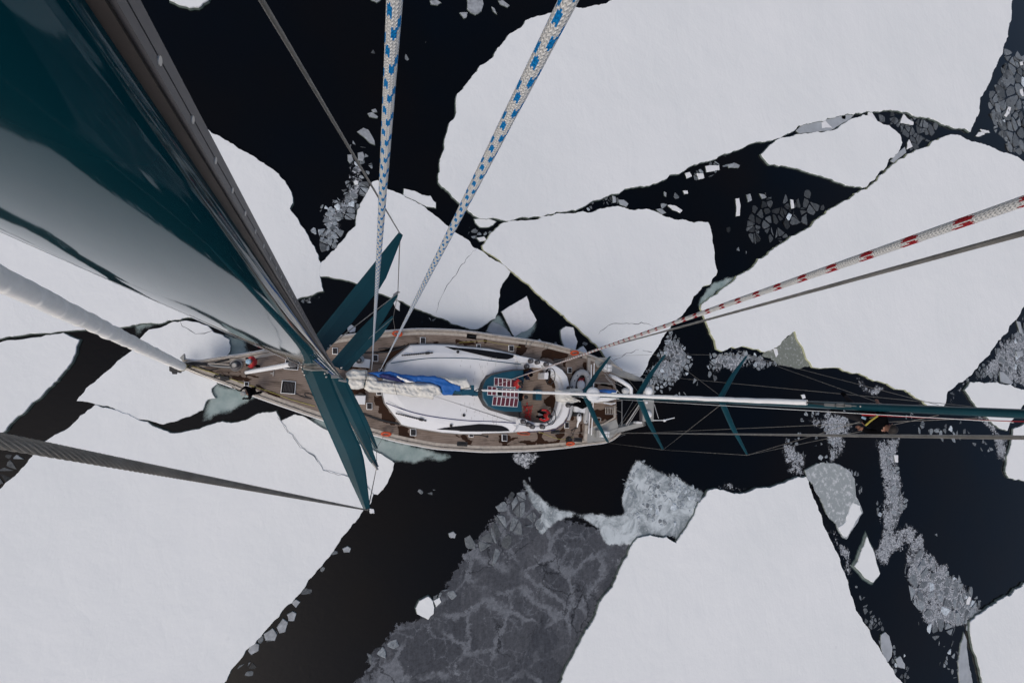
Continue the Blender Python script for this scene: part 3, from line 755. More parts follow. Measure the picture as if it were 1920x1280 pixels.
chunk(tll, [(1175, 1110), (1195, 1075), (1225, 1080), (1222, 1110), (1190, 1128)], .08, 'grey plate near the bottom of the row beside the huge floe', 'dull_ice', seed=40)
chunk(tll, [(1380, 880), (1400, 868), (1420, 880), (1402, 905)], .08, 'little lump above the row of grey plates', 'dull_ice', seed=41)
chunk(tb, [(1118, 1010), (1140, 995), (1162, 1015), (1180, 1080), (1175, 1130), (1155, 1162), (1135, 1150), (1118, 1085)], .12, 'elongated grey plate leaning on the lower right floe', 'clear_ice', seed=43)
chunk(tb, [(1200, 1145), (1225, 1130), (1250, 1175), (1250, 1200), (1215, 1190)], .10, 'smaller grey plate below the elongated one', 'clear_ice', seed=44)
chunk(tb, [(1600, 815), (1612, 793), (1624, 800), (1612, 838), (1598, 838)], .14, 'bright upright shard at the right end of the pebbly brash', seed=45)
chunk(tb, [(1190, 0), (1212, 0), (1212, 40), (1197, 38)], .12, 'white oblong block in the slush column under the port backstay', seed=46)
chunk(t54, [(512, 880), (545, 865), (578, 885), (572, 920), (535, 928), (515, 912)], .14, 'pale lump in black water behind the starboard lower spreaders', seed=47)
chunk(t54, [(905, 665), (935, 655), (960, 680), (955, 740), (925, 720)], .14, 'pale lump beside the tip of the middle starboard spreader', seed=48)
chunk(tm, [(512, 680), (530, 680), (538, 710), (527, 727), (518, 700)], .16, 'white sliver stuck on the olive shelf notch', seed=49)
chunk(tm, [(668, 940), (685, 937), (692, 955), (678, 962)], .12, 'white blob beside the mizzen mast above the climber\'s feet', seed=50)
chunk(tm, [(1785, 810), (1800, 810), (1860, 870), (1850, 880), (1790, 865)], .10, 'pale plate above the kite-shaped floe', 'clear_ice', seed=51)
chunk(tm, [(1880, 525), (1900, 530), (1915, 600), (1898, 590)], .10, 'narrow pale plate at the right edge', 'clear_ice', seed=52)
chunk(tm, [(1875, 695), (1912, 690), (1915, 722), (1885, 728)], .10, 'pale round plate above the kite-shaped floe\'s right end', 'clear_ice', seed=53)
chunk(t1280, [(1810, 650), (1835, 600), (1848, 605), (1838, 640), (1822, 658)], .12, 'white slanting block in the brash at the far right edge', seed=54)
chunk(t1280, [(1650, 765), (1665, 745), (1690, 740), (1700, 755), (1670, 768)], .10, 'white block at the left tip of the far right brash', seed=55)
chunk(t1280, [(1675, 728), (1720, 735), (1728, 747), (1690, 745)], .10, 'flat white block over the left tip of the far right brash', seed=56)
chunk(t1280, [(1898, 505), (1912, 500), (1919, 540), (1905, 540)], .12, 'white block halfway up the far right brash', seed=57)
chunk(t1280, [(1898, 350), (1912, 345), (1915, 365), (1903, 368)], .12, 'topmost white block of the far right brash', seed=58)

# hairline cracks in floes
def cracks(name, lab, lines, z, wd, seed):
    mb = MB()
    for i, (tile, pts) in enumerate(lines):
        v, f = crack(T(tile, pts) if tile else pts, z, wd, seed + i); mb.add(v, f)
    o = mk(name, mb.out(), MT['crackmat'])
    tag(o, kind='structure')
MT['crackmat'] = plain('crack_dark_ice', (0.11, 0.125, 0.145), 0.8, vary=0.4, vs=2)  # dark grey tone of the thin crack slivers
cracks('ice_crack', '', [(t8, [(380, 255), (330, 305), (260, 385), (215, 460), (175, 510), (140, 570), (95, 680), (70, 750)])], 0.196, 0.03, 3)
cracks('ice_crack', '', [(t8, [(1290, 905), (1340, 850), (1400, 828), (1500, 822), (1560, 832), (1610, 820), (1700, 845)]), (t8, [(1395, 1115), (1440, 1080), (1500, 1050), (1590, 1022)]), (t8, [(1620, 1028), (1690, 1040)])], 0.196, 0.045, 13)
cracks('ice_crack', '', [(None, [(522, 780), (528, 792), (560, 831), (593, 860), (606, 881), (628, 886), (650, 893), (675, 903), (688, 912), (700, 927)])], 0.220, 0.035, 33)
cracks('ice_crack', '', [(tl, [(1000, 612), (1040, 640), (1090, 668), (1140, 668), (1185, 655)])], 0.184, 0.05, 23)

# ------------------------------------------------------------------ sunken shelves, slush, young ice
sheet('ice_shelf', [(405, 615), (430, 622), (455, 628), (468, 634), (470, 652), (500, 662), (460, 680), (425, 684)], 'shelf', 0.025, 'pale green underwater ledge off the starboard bow', cat='ice shelf', kind='stuff')
sheet('ice_shelf', [(400, 700), (420, 715), (470, 733), (500, 745), (474, 755), (452, 768), (430, 779), (412, 782), (398, 792), (376, 794), (378, 765), (384, 745), (392, 725)], 'shelf', 0.025, 'pale green underwater ledge off the port bow', cat='ice shelf', kind='stuff')
sheet('ice_shelf', [(560, 770), (620, 780), (700, 808), (780, 830), (845, 845), (856, 860), (825, 872), (800, 866), (775, 874), (750, 872), (700, 862), (640, 842), (600, 822), (575, 800)], 'shelf', 0.034, 'pale green broken ledge along the port side', cat='ice shelf', kind='stuff')
sheet('ice_shelf', [(986, 556), (996, 566), (1004, 590), (1012, 602), (1010, 618), (1000, 632), (985, 644), (958, 640), (960, 610)], 'shelf', 0.12, 'pale ledge under the tilted wedge on the starboard side', cat='ice shelf', kind='stuff')
sheet('ice_shelf', [(930, 582), (942, 590), (952, 607), (966, 634), (948, 632), (908, 626), (912, 600)], 'shelf', 0.03, 'green sunken ledge between the tilted wedge and the hull', cat='ice shelf', kind='stuff', seed=8)
floe('ice_chunk', T(t8, [(450, 885), (470, 840), (492, 810), (545, 830), (600, 870), (640, 920), (560, 920)]), 0.14, 'smooth pale green block between the hull and the tilted wedge', 'ice chunk', top='clear_ice', seed=88, amp=0.05)
sheet('ice_shelf', [(1494, 612), (1506, 640), (1518, 668), (1530, 692), (1508, 688), (1490, 691), (1470, 686), (1452, 678), (1425, 668), (1440, 655), (1455, 650), (1475, 632)], 'olive', 0.04, 'olive wedge of wet ice in the notch of the right floe', cat='ice shelf', kind='stuff', feather=0.4)
sheet('ice_shelf', [(1340, 524), (1322, 540), (1310, 556), (1306, 572), (1311, 586), (1320, 578), (1335, 562), (1360, 545), (1378, 528), (1380, 515), (1362, 516)], 'shelf', 0.03, 'grey green ledge in the neck of the lead by the right floe', cat='ice shelf', kind='stuff', seed=9)

young = T(t640, [(935, 235), (960, 262), (920, 260), (840, 312), (800, 372), (740, 452), (680, 512), (620, 592), (560, 692), (500, 792), (400, 912), (260, 962), (210, 1055), (120, 1095), (120, 1180), (60, 1262)]) + [(620, 1345), (1035, 1345), (1055, 1282), (1085, 1215), (1109, 1175), (1125, 1138), (1152, 1102), (1165, 1068), (1189, 1022), (1203, 1004), (1180, 1000), (1120, 985), (1060, 965), (1010, 930), (985, 905)]
sheet('young_ice', young, 'young', 0.012, 'dark grey young ice laced with frosty veins in the lower lead', res=0.16, feather=1.1, cat='young ice', seed=4)
slush = T(t640, [(925, 195), (950, 205), (1000, 255), (1080, 325), (1180, 358), (1290, 372), (1380, 385), (1440, 375), (1428, 300), (1438, 240), (1475, 160), (1510, 92), (1560, 115), (1640, 155), (1740, 185), (1810, 235), (1880, 275), (1840, 370), (1790, 460), (1735, 560), (1680, 530), (1600, 520), (1540, 560), (1450, 570), (1380, 580), (1330, 540), (1310, 480), (1240, 440), (1150, 430), (1090, 470), (1040, 520), (990, 500), (1010, 400), (950, 330), (915, 260)])
sheet('slush', slush, 'slush', 0.05, 'pale churned slush sweeping from the hull to the lower right floe', res=0.14, feather=0.6, cat='slush', seed=6)
sheet('wake_foam', [(955, 840), (1008, 838), (1020, 858), (1002, 872), (990, 890), (968, 878), (950, 862)], 'mush', 0.02, 'white froth on the water right against the port side', res=0.1, feather=0.4, cat='froth', seed=7)
for i, (pts, lab) in enumerate([
    ([(1455, 830), (1478, 800), (1500, 830), (1520, 862), (1515, 893), (1490, 905), (1462, 902)], 'column of mushy ice above the slush floe'),
    ([(588, 440), (605, 385), (640, 345), (665, 285), (695, 285), (702, 320), (695, 350), (677, 382), (667, 412), (650, 448), (632, 466), (604, 494), (594, 470)], 'mush between the lumps behind the starboard shroud'),
    ([(1500, 765), (1535, 775), (1595, 770), (1600, 815), (1580, 870), (1548, 880), (1540, 830), (1510, 800)], 'ragged mush in the water below the mizzen mast'),
    ([(1640, 812), (1690, 812), (1692, 880), (1705, 960), (1690, 1005), (1660, 1010), (1640, 960), (1645, 890)], 'vertical column of mushy ice under the climber'),
    ([(1570, 685), (1613, 696), (1645, 712), (1690, 732), (1730, 752), (1750, 768), (1720, 762), (1690, 750), (1655, 745), (1640, 755), (1615, 738), (1595, 712)], 'grey mush along the lower edge of the right floe'),
    ([(1195, 700), (1225, 650), (1262, 605), (1285, 640), (1310, 670), (1300, 705), (1272, 732), (1230, 745), (1215, 720)], 'fine mush among the brash by the yacht\'s stern'),
    ([(1325, 620), (1345, 650), (1395, 642), (1440, 662), (1465, 685), (1430, 700), (1375, 712), (1330, 705), (1322, 670)], 'fine mush round the tip of the mizzen\'s upper spreader'),
    ([(1515, 905), (1532, 930), (1560, 985), (1585, 1010), (1600, 1030), (1608, 1075), (1606, 1110), (1590, 1100), (1570, 1045), (1545, 1000), (1528, 950)], 'grey mush wedged down the right flank of the lower right floe'),
    ([(1800, 740), (1830, 758), (1860, 785), (1895, 808), (1903, 830), (1890, 890), (1868, 870), (1855, 815), (1830, 795), (1808, 770)], 'grey mush between the kite-shaped floe and its neighbour'),
    ([(1775, 745), (1790, 720), (1825, 694), (1850, 670), (1885, 625), (1930, 570), (1950, 650), (1935, 735), (1850, 718), (1815, 716), (1800, 745), (1782, 775)], 'grey mush in the lead at the right edge'),
    ([(1700, 990), (1730, 985), (1750, 1030), (1800, 1080), (1850, 1130), (1835, 1160), (1810, 1190), (1760, 1200), (1725, 1170), (1700, 1120), (1690, 1060)], 'fine mush among the pebbly brash at the lower right'),
    ([(770, 585), (800, 582), (835, 596), (865, 610), (900, 620), (905, 630), (850, 622), (790, 618), (765, 605)], 'dark slush between the hull and the starboard floe'),
    ([(860, 428), (885, 440), (905, 455), (925, 440), (945, 420), (975, 410), (930, 425), (900, 425), (880, 415)], 'grey slush where three floes meet'),
    ([(1410, 925), (1420, 912), (1340, 905), (1330, 920), (1385, 930)], 'thin froth above the lower right floe'),
    ([(240, 608), (300, 600), (360, 594), (372, 604), (340, 603), (300, 612), (270, 625), (262, 640), (240, 660), (225, 680), (210, 690), (222, 665), (250, 640)], 'grey slush in the narrow lead left of the bow'),
    ([(590, 540), (610, 545), (620, 560), (600, 575), (570, 580), (560, 562)], 'dull froth at the corner behind the mast'),
    ([(995, 640), (1020, 622), (1050, 625), (1060, 655), (1075, 668), (1120, 660), (1150, 690), (1120, 690), (1060, 672)], 'pale froth along the starboard quarter'),
    ([(1730, 985), (1700, 975), (1650, 990), (1620, 1060), (1660, 1070), (1720, 1040)], 'faint froth right of the small pointed floe'),
]):
    sheet('mushy_ice', pts, 'shelf' if 'left of the bow' in lab else 'mush', 0.008 + 0.0007 * i, lab, res=0.16, feather=0.8, cat='mushy ice', seed=20 + i, amp=0.25)

brash('brash_ice', T(t54, [(205, 60), (300, -60), (420, -180), (560, -330), (650, -420), (700, -440), (730, -330), (650, -200), (590, -60), (490, 110), (420, 195), (330, 285), (285, 325), (240, 200)]), 0.24, 'patch of broken lumps behind the starboard shroud', cover=0.97, keep=0.55, shrink=(0.8, 0.98), bright=(0.06, 0.46), seed=61, patchy=0.15, feather=0.3)
brash('brash_ice', [(590, 435), (610, 375), (640, 345), (660, 250), (690, 235), (705, 320), (690, 350), (672, 400), (650, 440), (604, 490)], 0.17, 'crumbs among the lumps behind the starboard shroud', cover=0.6, keep=0.6, bright=(0.10, 0.45), seed=161, patchy=0.4)
brash('brash_ice', T(t640, [(1480, 150), (1510, 100), (1560, 125), (1640, 160), (1740, 195), (1870, 280), (1840, 350), (1760, 430), (1700, 500), (1560, 480), (1440, 400), (1440, 260)]), 0.16, 'bright crumbs in the churned slush by the lower right floe', cover=0.55, keep=0.5, bright=(0.22, 0.55), seed=162, patchy=0.9, z=0.055)
brash('brash_ice', [(1255, 616), (1275, 622), (1284, 645), (1300, 660), (1306, 690), (1290, 708), (1272, 722), (1240, 738), (1222, 735), (1205, 712), (1216, 690), (1235, 650)], 0.20, 'dense pack of small fragments off the starboard quarter', cover=0.95, keep=0.62, bright=(0.10, 0.50), seed=62)
brash('brash_ice', [(1337, 628), (1355, 660), (1375, 650), (1395, 649), (1415, 656), (1440, 668), (1456, 684), (1432, 700), (1415, 700), (1398, 685), (1372, 690), (1350, 705), (1322, 690), (1330, 660)], 0.24, 'pack of small fragments under the right floe\'s ragged edge', cover=0.9, keep=0.62, bright=(0.10, 0.48), seed=63, patchy=0.2)
brash('brash_ice', [(1245, 742), (1300, 705), (1335, 690), (1360, 705), (1345, 725), (1300, 735), (1260, 752)], 0.28, 'loose scatter of fragments between the mizzen spreaders', cover=0.35, bright=(0.1, 0.45), seed=64)
brash('brash_ice', [(1725, 985), (1742, 1040), (1760, 1058), (1792, 1082), (1815, 1105), (1842, 1132), (1832, 1155), (1815, 1182), (1790, 1192), (1755, 1186), (1728, 1162), (1708, 1128), (1698, 1080), (1715, 1040)], 0.46, 'pebbly raft of rounded grey plates at the lower right', cover=0.93, keep=0.42, shrink=(0.78, 0.95), bright=(0.16, 0.36), seed=65)
brash('brash_ice', [(1745, 1030), (1792, 1082), (1842, 1130), (1845, 1160), (1815, 1182), (1775, 1130)], 0.28, 'finer crumbs on the right of the pebbly raft', cover=0.7, keep=0.5, bright=(0.13, 0.36), seed=66)
brash('brash_ice', [(1755, 1195), (1800, 1185), (1798, 1280), (1760, 1280)], 0.30, 'loose crumbs below the pebbly raft', cover=0.22, bright=(0.1, 0.36), seed=67)
brash('brash_ice', T(t1280, [(1830, 300), (1880, 280), (1990, 290), (2040, 600), (2000, 860), (1919, 890), (1880, 870), (1800, 800), (1740, 740), (1740, 640), (1735, 520), (1770, 470)]), 0.62, 'broad raft of grey plates at the far right edge', cover=0.96, keep=0.5, shrink=(0.86, 0.99), bright=(0.10, 0.28), seed=68, white=0.05)
brash('brash_ice', T(t1280, [(1735, 560), (1760, 470), (1830, 300), (1850, 420), (1790, 620), (1830, 760), (1870, 850), (1760, 770)]), 0.34, 'finer rubble on the left of the far right raft', cover=0.85, keep=0.5, bright=(0.09, 0.30), seed=69, z=0.02)
brash('brash_ice', T(t1280, [(1095, 640), (1230, 632), (1350, 665), (1480, 712), (1440, 740), (1400, 790), (1330, 840), (1270, 870), (1270, 800), (1225, 740), (1150, 695), (1100, 685)]), 0.36, 'dark grey rubble in the right half of the upper lead', cover=0.95, keep=0.5, shrink=(0.84, 0.99), bright=(0.06, 0.22), seed=70, white=0)
brash('brash_ice', T(t1280, [(655, 1020), (700, 1040), (730, 1080), (780, 1100), (808, 1160), (740, 1240), (680, 1290), (620, 1340), (520, 1390), (400, 1420), (330, 1340), (320, 1260), (330, 1150), (360, 1100), (470, 1110), (560, 1100), (640, 1090)]), 0.36, 'sunken dark rubble in the dark lead', cover=0.8, keep=0.5, shrink=(0.7, 0.95), bright=(0.012, 0.14), top=0.02, seed=71, white=0.02, patchy=0.4)
brash('brash_ice', T(t1280, [(230, 1190), (280, 1190), (300, 1260), (280, 1330), (245, 1280)]), 0.35, 'faint sunken crumbs left of the sunken rubble', cover=0.7, bright=(0.015, 0.10), top=0.02, seed=72, white=0.0)
brash('brash_ice', T(t1280, [(0, 970), (70, 935), (130, 920), (240, 900), (340, 860), (360, 880), (250, 960), (130, 1000), (100, 1045), (60, 1010), (0, 1010)]), 0.30, 'crumbs along the upper rim of the dark lead', cover=0.5, bright=(0.05, 0.36), seed=73)
brash('brash_ice', T(t9, [(470, 405), (600, 350), (650, 328), (690, 345), (720, 375), (640, 390), (560, 400)]), 0.20, 'fine rubble filling the left neck of the dark lead', cover=0.9, bright=(0.05, 0.22), seed=74)
brash('brash_ice', T(t9, [(780, 340), (900, 310), (1000, 300), (1040, 340), (1000, 400), (860, 400)]), 0.28, 'thin scatter of crumbs in the open part of the dark lead', cover=0.12, bright=(0.06, 0.35), seed=75)
brash('brash_ice', T(tl, [(215, 1220), (280, 1170), (350, 1140), (420, 1080), (480, 1055), (525, 1065), (440, 1130), (370, 1190), (330, 1250), (250, 1260)]), 0.24, 'dull rubble at the mouth of the left lead', cover=0.55, bright=(0.05, 0.34), seed=76, patchy=0.3)
brash('brash_ice', [(-20, 842), (20, 846), (58, 845), (60, 857), (50, 868), (22, 896), (0, 914), (-30, 910)], 0.22, 'rubble at the left edge under the thick stay', cover=0.75, bright=(0.04, 0.36), seed=77)
brash('brash_ice', T(t8, [(270, 120), (330, 130), (400, 150), (450, 190), (400, 240), (330, 190)]), 0.22, 'dark rubble where the centre leads join', cover=0.85, bright=(0.03, 0.28), seed=78)
brash('brash_ice', T(t560, [(500, 1000), (560, 1000), (640, 1040), (740, 1080), (770, 1110), (830, 1180), (800, 1200), (740, 1110), (640, 1060), (560, 1090), (510, 1050)]), 0.24, 'crumbs round the little oval floe', cover=0.32, bright=(0.04, 0.34), seed=79)
brash('brash_ice', T(t640, [(935, 210), (1000, 280), (1060, 350), (1040, 440), (1000, 520), (900, 560), (830, 600), (740, 640), (640, 660), (620, 600), (680, 520), (740, 450), (760, 400), (800, 370), (850, 310), (900, 260)]), 0.44, 'broken plates along the upper rim of the young grey ice', cover=0.85, keep=0.5, shrink=(0.80, 0.97), bright=(0.07, 0.27), seed=80, patchy=0.25, z=0.02, white=0)
brash('brash_ice', T(t640, [(560, 690), (620, 610), (660, 640), (600, 720), (560, 800), (520, 870), (440, 920), (400, 980), (300, 1050), (240, 1130), (180, 1250), (70, 1262), (110, 1190), (110, 1090), (200, 1060), (250, 960), (340, 930), (390, 900), (490, 790)]), 0.40, 'pale plates along the lower rim of the young grey ice', cover=0.75, keep=0.5, shrink=(0.74, 0.95), bright=(0.10, 0.34), seed=81, patchy=0.2, z=0.02, white=0)
brash('brash_ice', T(t640, [(1560, 130), (1640, 150), (1740, 190), (1880, 280), (1820, 370), (1740, 380), (1640, 400), (1580, 400), (1560, 300)]), 0.26, 'streaked fragments in the churned slush by the lower right floe', cover=0.7, bright=(0.24, 0.55), seed=82, patchy=0.5, z=0.05)
brash('brash_ice', [(1465, 835), (1482, 815), (1500, 760), (1530, 750), (1600, 765), (1590, 860), (1540, 885), (1500, 890)], 0.20, 'crumbs floating below the mizzen mast', cover=0.30, bright=(0.08, 0.45), seed=83, patchy=0.6)
brash('brash_ice', [(1645, 825), (1685, 825), (1690, 900), (1705, 960), (1690, 1000), (1655, 1005), (1645, 940)], 0.26, 'crumbs down the slush column under the climber', cover=0.55, bright=(0.08, 0.36), seed=84, patchy=0.4)
brash('brash_ice', [(1780, 750), (1800, 722), (1850, 674), (1925, 590), (1945, 650), (1935, 725), (1850, 716), (1812, 715)], 0.36, 'grey rubble in the lead at the right edge', cover=0.8, bright=(0.06, 0.28), seed=85, patchy=0.4)
brash('brash_ice', [(1582, 880), (1612, 882), (1618, 930), (1610, 950), (1600, 900)], 0.26, 'crumbs on the right flank of the slush floe', cover=0.6, bright=(0.06, 0.34), seed=86)
brash('brash_ice', [(640, 1010), (590, 1085), (530, 1160), (470, 1220), (430, 1285), (452, 1285), (520, 1190), (560, 1130), (620, 1065)], 0.26, 'crumbs along the edge of the huge lower left floe', cover=0.45, bright=(0.04, 0.3), seed=87)
brash('brash_ice', [(740, 925), (800, 905), (920, 920), (905, 935), (800, 925), (750, 938)], 0.22, 'dotted line of crumbs on the black water off the port side', cover=0.10, bright=(0.08, 0.35), seed=88)
brash('brash_ice', [(700, 60), (780, 30), (830, 60), (800, 110), (740, 150), (700, 130)], 0.26, 'few crumbs on the black water between the blue-flecked ropes', cover=0.035, bright=(0.06, 0.28), seed=89)
brash('brash_ice', [(1675, 755), (1780, 775), (1850, 800), (1870, 850), (1780, 830), (1690, 800)], 0.28, 'crumbs behind the mizzen mast near the kite-shaped floe', cover=0.30, bright=(0.06, 0.34), seed=90, patchy=0.5)
brash('brash_ice', [(1600, 1085), (1625, 1130), (1660, 1190), (1700, 1240), (1720, 1285), (1695, 1285), (1650, 1220), (1612, 1150)], 0.26, 'crumbs along the right flank of the lower right floe', cover=0.6, bright=(0.05, 0.28), seed=91)
brash('brash_ice', [(1790, 1085), (1760, 1020), (1735, 985), (1760, 1000), (1800, 1070)], 0.24, 'stray crumbs up from the pebbly raft', cover=0.2, bright=(0.08, 0.3), seed=92)
brash('brash_ice', [(1600, 895), (1660, 960), (1690, 1010), (1620, 1030), (1610, 980)], 0.30, 'loose crumbs between the slush floe and the pointed floe', cover=0.25, bright=(0.05, 0.28), seed=93, patchy=0.4)

for i, (pts, sz, lab, cv) in enumerate([
    ([(772, 582), (800, 588), (832, 600), (862, 612), (885, 620), (890, 626), (840, 618), (790, 604)], .2, 'dull crumbs between the hull and the starboard floe', .6),
    ([(560, 562), (606, 548), (614, 556), (600, 568), (572, 576)], .18, 'dull crumbs at the corner of the floe behind the mast', .6),
    ([(940, 424), (980, 412), (930, 470), (905, 455), (880, 440), (900, 432), (925, 432)], .18, 'crumbs in the junction left of the centre floe', .7),
    ([(1085, 612), (1112, 640), (1130, 668), (1150, 692), (1128, 680), (1100, 655), (1078, 625)], .2, 'crumbs along the centre floe by the quarter', .45),
    ([(1000, 548), (1060, 600), (1052, 604), (1010, 566)], .18, 'stray crumbs in the black wedge amidships', .12),
    ([(600, 1040), (640, 1015), (655, 1000), (700, 940), (716, 925), (700, 965), (660, 1020), (620, 1060)], .2, 'stray crumbs below the longest port spreader', .22),
    ([(1440, 560), (1470, 600), (1400, 430), (1395, 500), (1350, 500), (1345, 460), (1400, 440)], .2, 'thin crumbs in the lower neck of the dark lead', .12)]):
    brash('brash_ice', pts, sz, lab, cover=cv, keep=.6, bright=(0.05, 0.34), seed=200 + i, patchy=.3)

# the pack beyond the frame: floes all round
def outer_field():
    rnd = random.Random(99)
    view = [W(a, b, 0) for a, b in [(-300, -110), (300, -330), (1000, -250), (1500, -300), (2000, -200), (2100, 100), (2180, 500), (2200, 900), (2200, 1500), (1500, 1620), (600, 1560), (-50, 1600), (-400, 1450), (-420, 600)]]
    vs, fs, mi = [], [], []
    big = [Vector((x, y)) for x, y in ((-260, -260), (260, -260), (260, 260), (-260, 260))]
    for p, q in cells(big, 26, rnd, 0.7):
        c = sum(q, Vector((0, 0))) / len(q)
        s = rnd.uniform(0.80, 0.95)
        ring = [c + (v - c) * s for v in q]
        if any(inside(view, v.x, v.y) for v in ring) or inside(view, c.x, c.y): continue
        if any(min(v.x for v in ring) < k.x < max(v.x for v in ring) and min(v.y for v in ring) < k.y < max(v.y for v in ring) and inside(ring, k.x, k.y) for k in view): continue
        pl = ccw(jag(ccw([Vector((v.x, v.y, 0)) for v in ring]), 1.2, 0.2, rnd))
        n0, n = len(vs), len(pl)
        for d, z in ((0, .32), (.2, -.02)):
            vs += [Vector((v.x, v.y, z)) for v in offset(pl, d)]
        fs.append(tuple(range(n0, n0 + n))); mi.append(0)
        for i in range(n):
            j = (i + 1) % n
            fs.append((n0 + i, n0 + n + i, n0 + n + j, n0 + j)); mi.append(1)
    tag(mk('ice_field', (vs, fs, mi), ['snow', 'ice_edge'], origin=Vector((0, 0, 0))), kind='structure')
outer_field()
#BOAT
# =================================================================== the yacht
DZ = 1.80                                    # deck height above the sea
yacht = empty('sailing_yacht', W(720, 722, 0))
tag(yacht, 'two-masted teal and white sailing yacht with teak deck among the floes', 'sailing yacht')
t310 = (310, 640, 9.144); t300 = (300, 580, 4.572); z2 = (640, 600, 4.923); z3 = (860, 620, 5.333)
z4 = (1040, 640, 5.82); a1 = (1040, 670, 7.53); a2 = (1130, 680, 9.144); s1 = (560, 640, 10.67); t5 = (540, 640, 3.765)
DECK_T = [(344, 679), (348, 676), (365, 678), (378, 678), (400, 674), (424, 670), (451, 667), (490, 660), (503, 657.6), (560, 646), (620, 635), (670, 628), (721, 623), (782, 618.7), (843, 620), (890, 624.5), (940, 631.5), (1010, 641.6), (1055, 652), (1098, 664), (1130, 677), (1150, 685), (1166, 694)]
DECK_B = [(346, 690), (354, 692.5), (371, 700), (403, 711), (433.6, 722), (463, 734), (490, 745), (550, 766), (604, 784.5), (650, 799), (701, 813), (740, 824), (782, 832.6), (820, 839), (863, 842), (900, 844.4), (931, 844.6), (990, 843), (1047.5, 838.4), (1100, 832), (1141, 826), (1163, 811)]
AFT = [(1160, 802), (1157, 790), (1156, 765), (1155, 730), (1152, 708), (1153, 700)]
def smoothline(pts, k=4):
    P = [Vector((p[0], p[1], 0)) for p in pts]; out = []
    for i in range(len(P) - 1):
        p0 = P[max(0, i - 1)]; p1, p2 = P[i], P[i + 1]; p3 = P[min(len(P) - 1, i + 2)]
        for j in range(k):
            s_ = j / k
            q = 0.5 * ((2 * p1) + (p2 - p0) * s_ + (2 * p0 - 5 * p1 + 4 * p2 - p3) * s_ ** 2 + (3 * p1 - p0 - 3 * p2 + p3) * s_ ** 3)
            out.append((q.x, q.y))
    out.append((P[-1].x, P[-1].y)); return out
dt = [W(a, b, DZ) for a, b in smoothline(DECK_T)]
db = [W(a, b, DZ) for a, b in smoothline(DECK_B)]
aft = [W(a, b, DZ) for a, b in AFT]
outline = ccw([Vector((p.x, p.y, 0)) for p in db + aft + list(reversed(dt))])
# hull: deck edge down to a narrower waterline
def hullmesh():
    mb = MB(); n = len(outline)
    cu = sum(p.dot(AX) for p in outline) / n
    rings = []
    for z, ins, rk in ((DZ - 0.002, 0.0, 0.0), (1.45, 0.015, 0.01), (0.9, 0.10, 0.03), (0.3, 0.28, 0.06), (-0.7, 0.75, 0.10)):
        ring = []
        for p in outline:
            u, v = p.dot(AX), p.dot(SX) - 0.25
            k = max(0, 1 - ins / 2.7)
            fr = max(0, (0.0 - u) / 6.4)
            u2 = u + (1.0 * rk / 0.1) * fr ** 1.2 * 1.2 - max(0, u - 14) * rk * 2
            ring.append(BW(u2, 0.25 + v * k * (1 - 0.35 * fr * rk / 0.1), z))
        rings.append(ring)
    vs = [v for r_ in rings for v in r_]; fs = []
    for k in range(len(rings) - 1):
        for i in range(n):
            j = (i + 1) % n
            fs.append((k * n + j, k * n + i, (k + 1) * n + i, (k + 1) * n + j))
    fs.append(tuple(range(len(vs) - n, len(vs))))
    return mb.add(vs, fs)
mk('hull', hullmesh().out(), 'hull', yacht, sm=True)
mk('deck', MB().prism(outline, DZ - 0.04, DZ).out(), 'teak', yacht)
# toe rail: white cap following the deck edge
def ribbon(pts, wd, z0, z1, side=0):
    L_, R_ = [], []
    for i, p in enumerate(pts):
        a = pts[max(0, i - 1)]; b = pts[min(len(pts) - 1, i + 1)]
        n = Vector((-(b - a).y, (b - a).x, 0)).normalized()
        L_.append(p + n * wd * (0.5 + side)); R_.append(p - n * wd * (0.5 - side))
    mb = MB(); n = len(pts); vs = []
    for q, z in ((L_, z1), (R_, z1), (R_, z0), (L_, z0)): vs += [Vector((p.x, p.y, z)) for p in q]
    fs = []
    for i in range(n - 1):
        for k in range(4):
            a, b = k * n, ((k + 1) % 4) * n
            fs.append((a + i, b + i, b + i + 1, a + i + 1))
    fs += [(0, 3 * n, 2 * n, n), (n - 1, 2 * n - 1, 3 * n - 1, 4 * n - 1)]
    return mb.add(vs, fs)
rail = ribbon(dt, 0.10, DZ - 0.05, DZ + 0.07); r2 = ribbon(db, 0.10, DZ - 0.05, DZ + 0.07)
mk('toe_rail', rail.out(), 'beige', yacht); mk('toe_rail', r2.out(), 'beige', yacht)
def shifted(pts, d):
    out = []
    for i, p in enumerate(pts):
        a = pts[max(0, i - 1)]; b = pts[min(len(pts) - 1, i + 1)]
        n = Vector((-(b - a).y, (b - a).x, 0)).normalized(); out.append(p + n * d)
    return out
# covering boards just inside the rail, and the bright outer edge
mk('covering_board', ribbon(shifted(dt, -0.16), 0.16, DZ, DZ + 0.008).out(), 'beige', yacht)
mk('covering_board', ribbon(shifted(db, 0.16), 0.16, DZ, DZ + 0.008).out(), 'beige', yacht)
mk('rubbing_strake', ribbon(shifted(dt, 0.075), 0.05, DZ - 0.1, DZ - 0.01).out(), 'white', yacht)
mk('rubbing_strake', ribbon(shifted(db, -0.075), 0.05, DZ - 0.1, DZ - 0.01).out(), 'white', yacht)
for pts in (shifted(dt, -0.06), shifted(db, 0.06)):
    mb = MB(); L = 0; prev = None; tops = []
    for p in pts[6:]:
        if prev is None or L > 1.5:
            q = Vector((p.x, p.y, DZ)); mb.tube([q, q + UP * 0.75], 0.014, 6); tops.append(q); L = 0
        elif prev is not None: L += (p - prev).length
        prev = p
    for h in (0.4, 0.74): mb.tube([q + UP * h for q in tops], 0.005, 4)
    mk('guard_rail', mb.out(), 'steel', yacht)
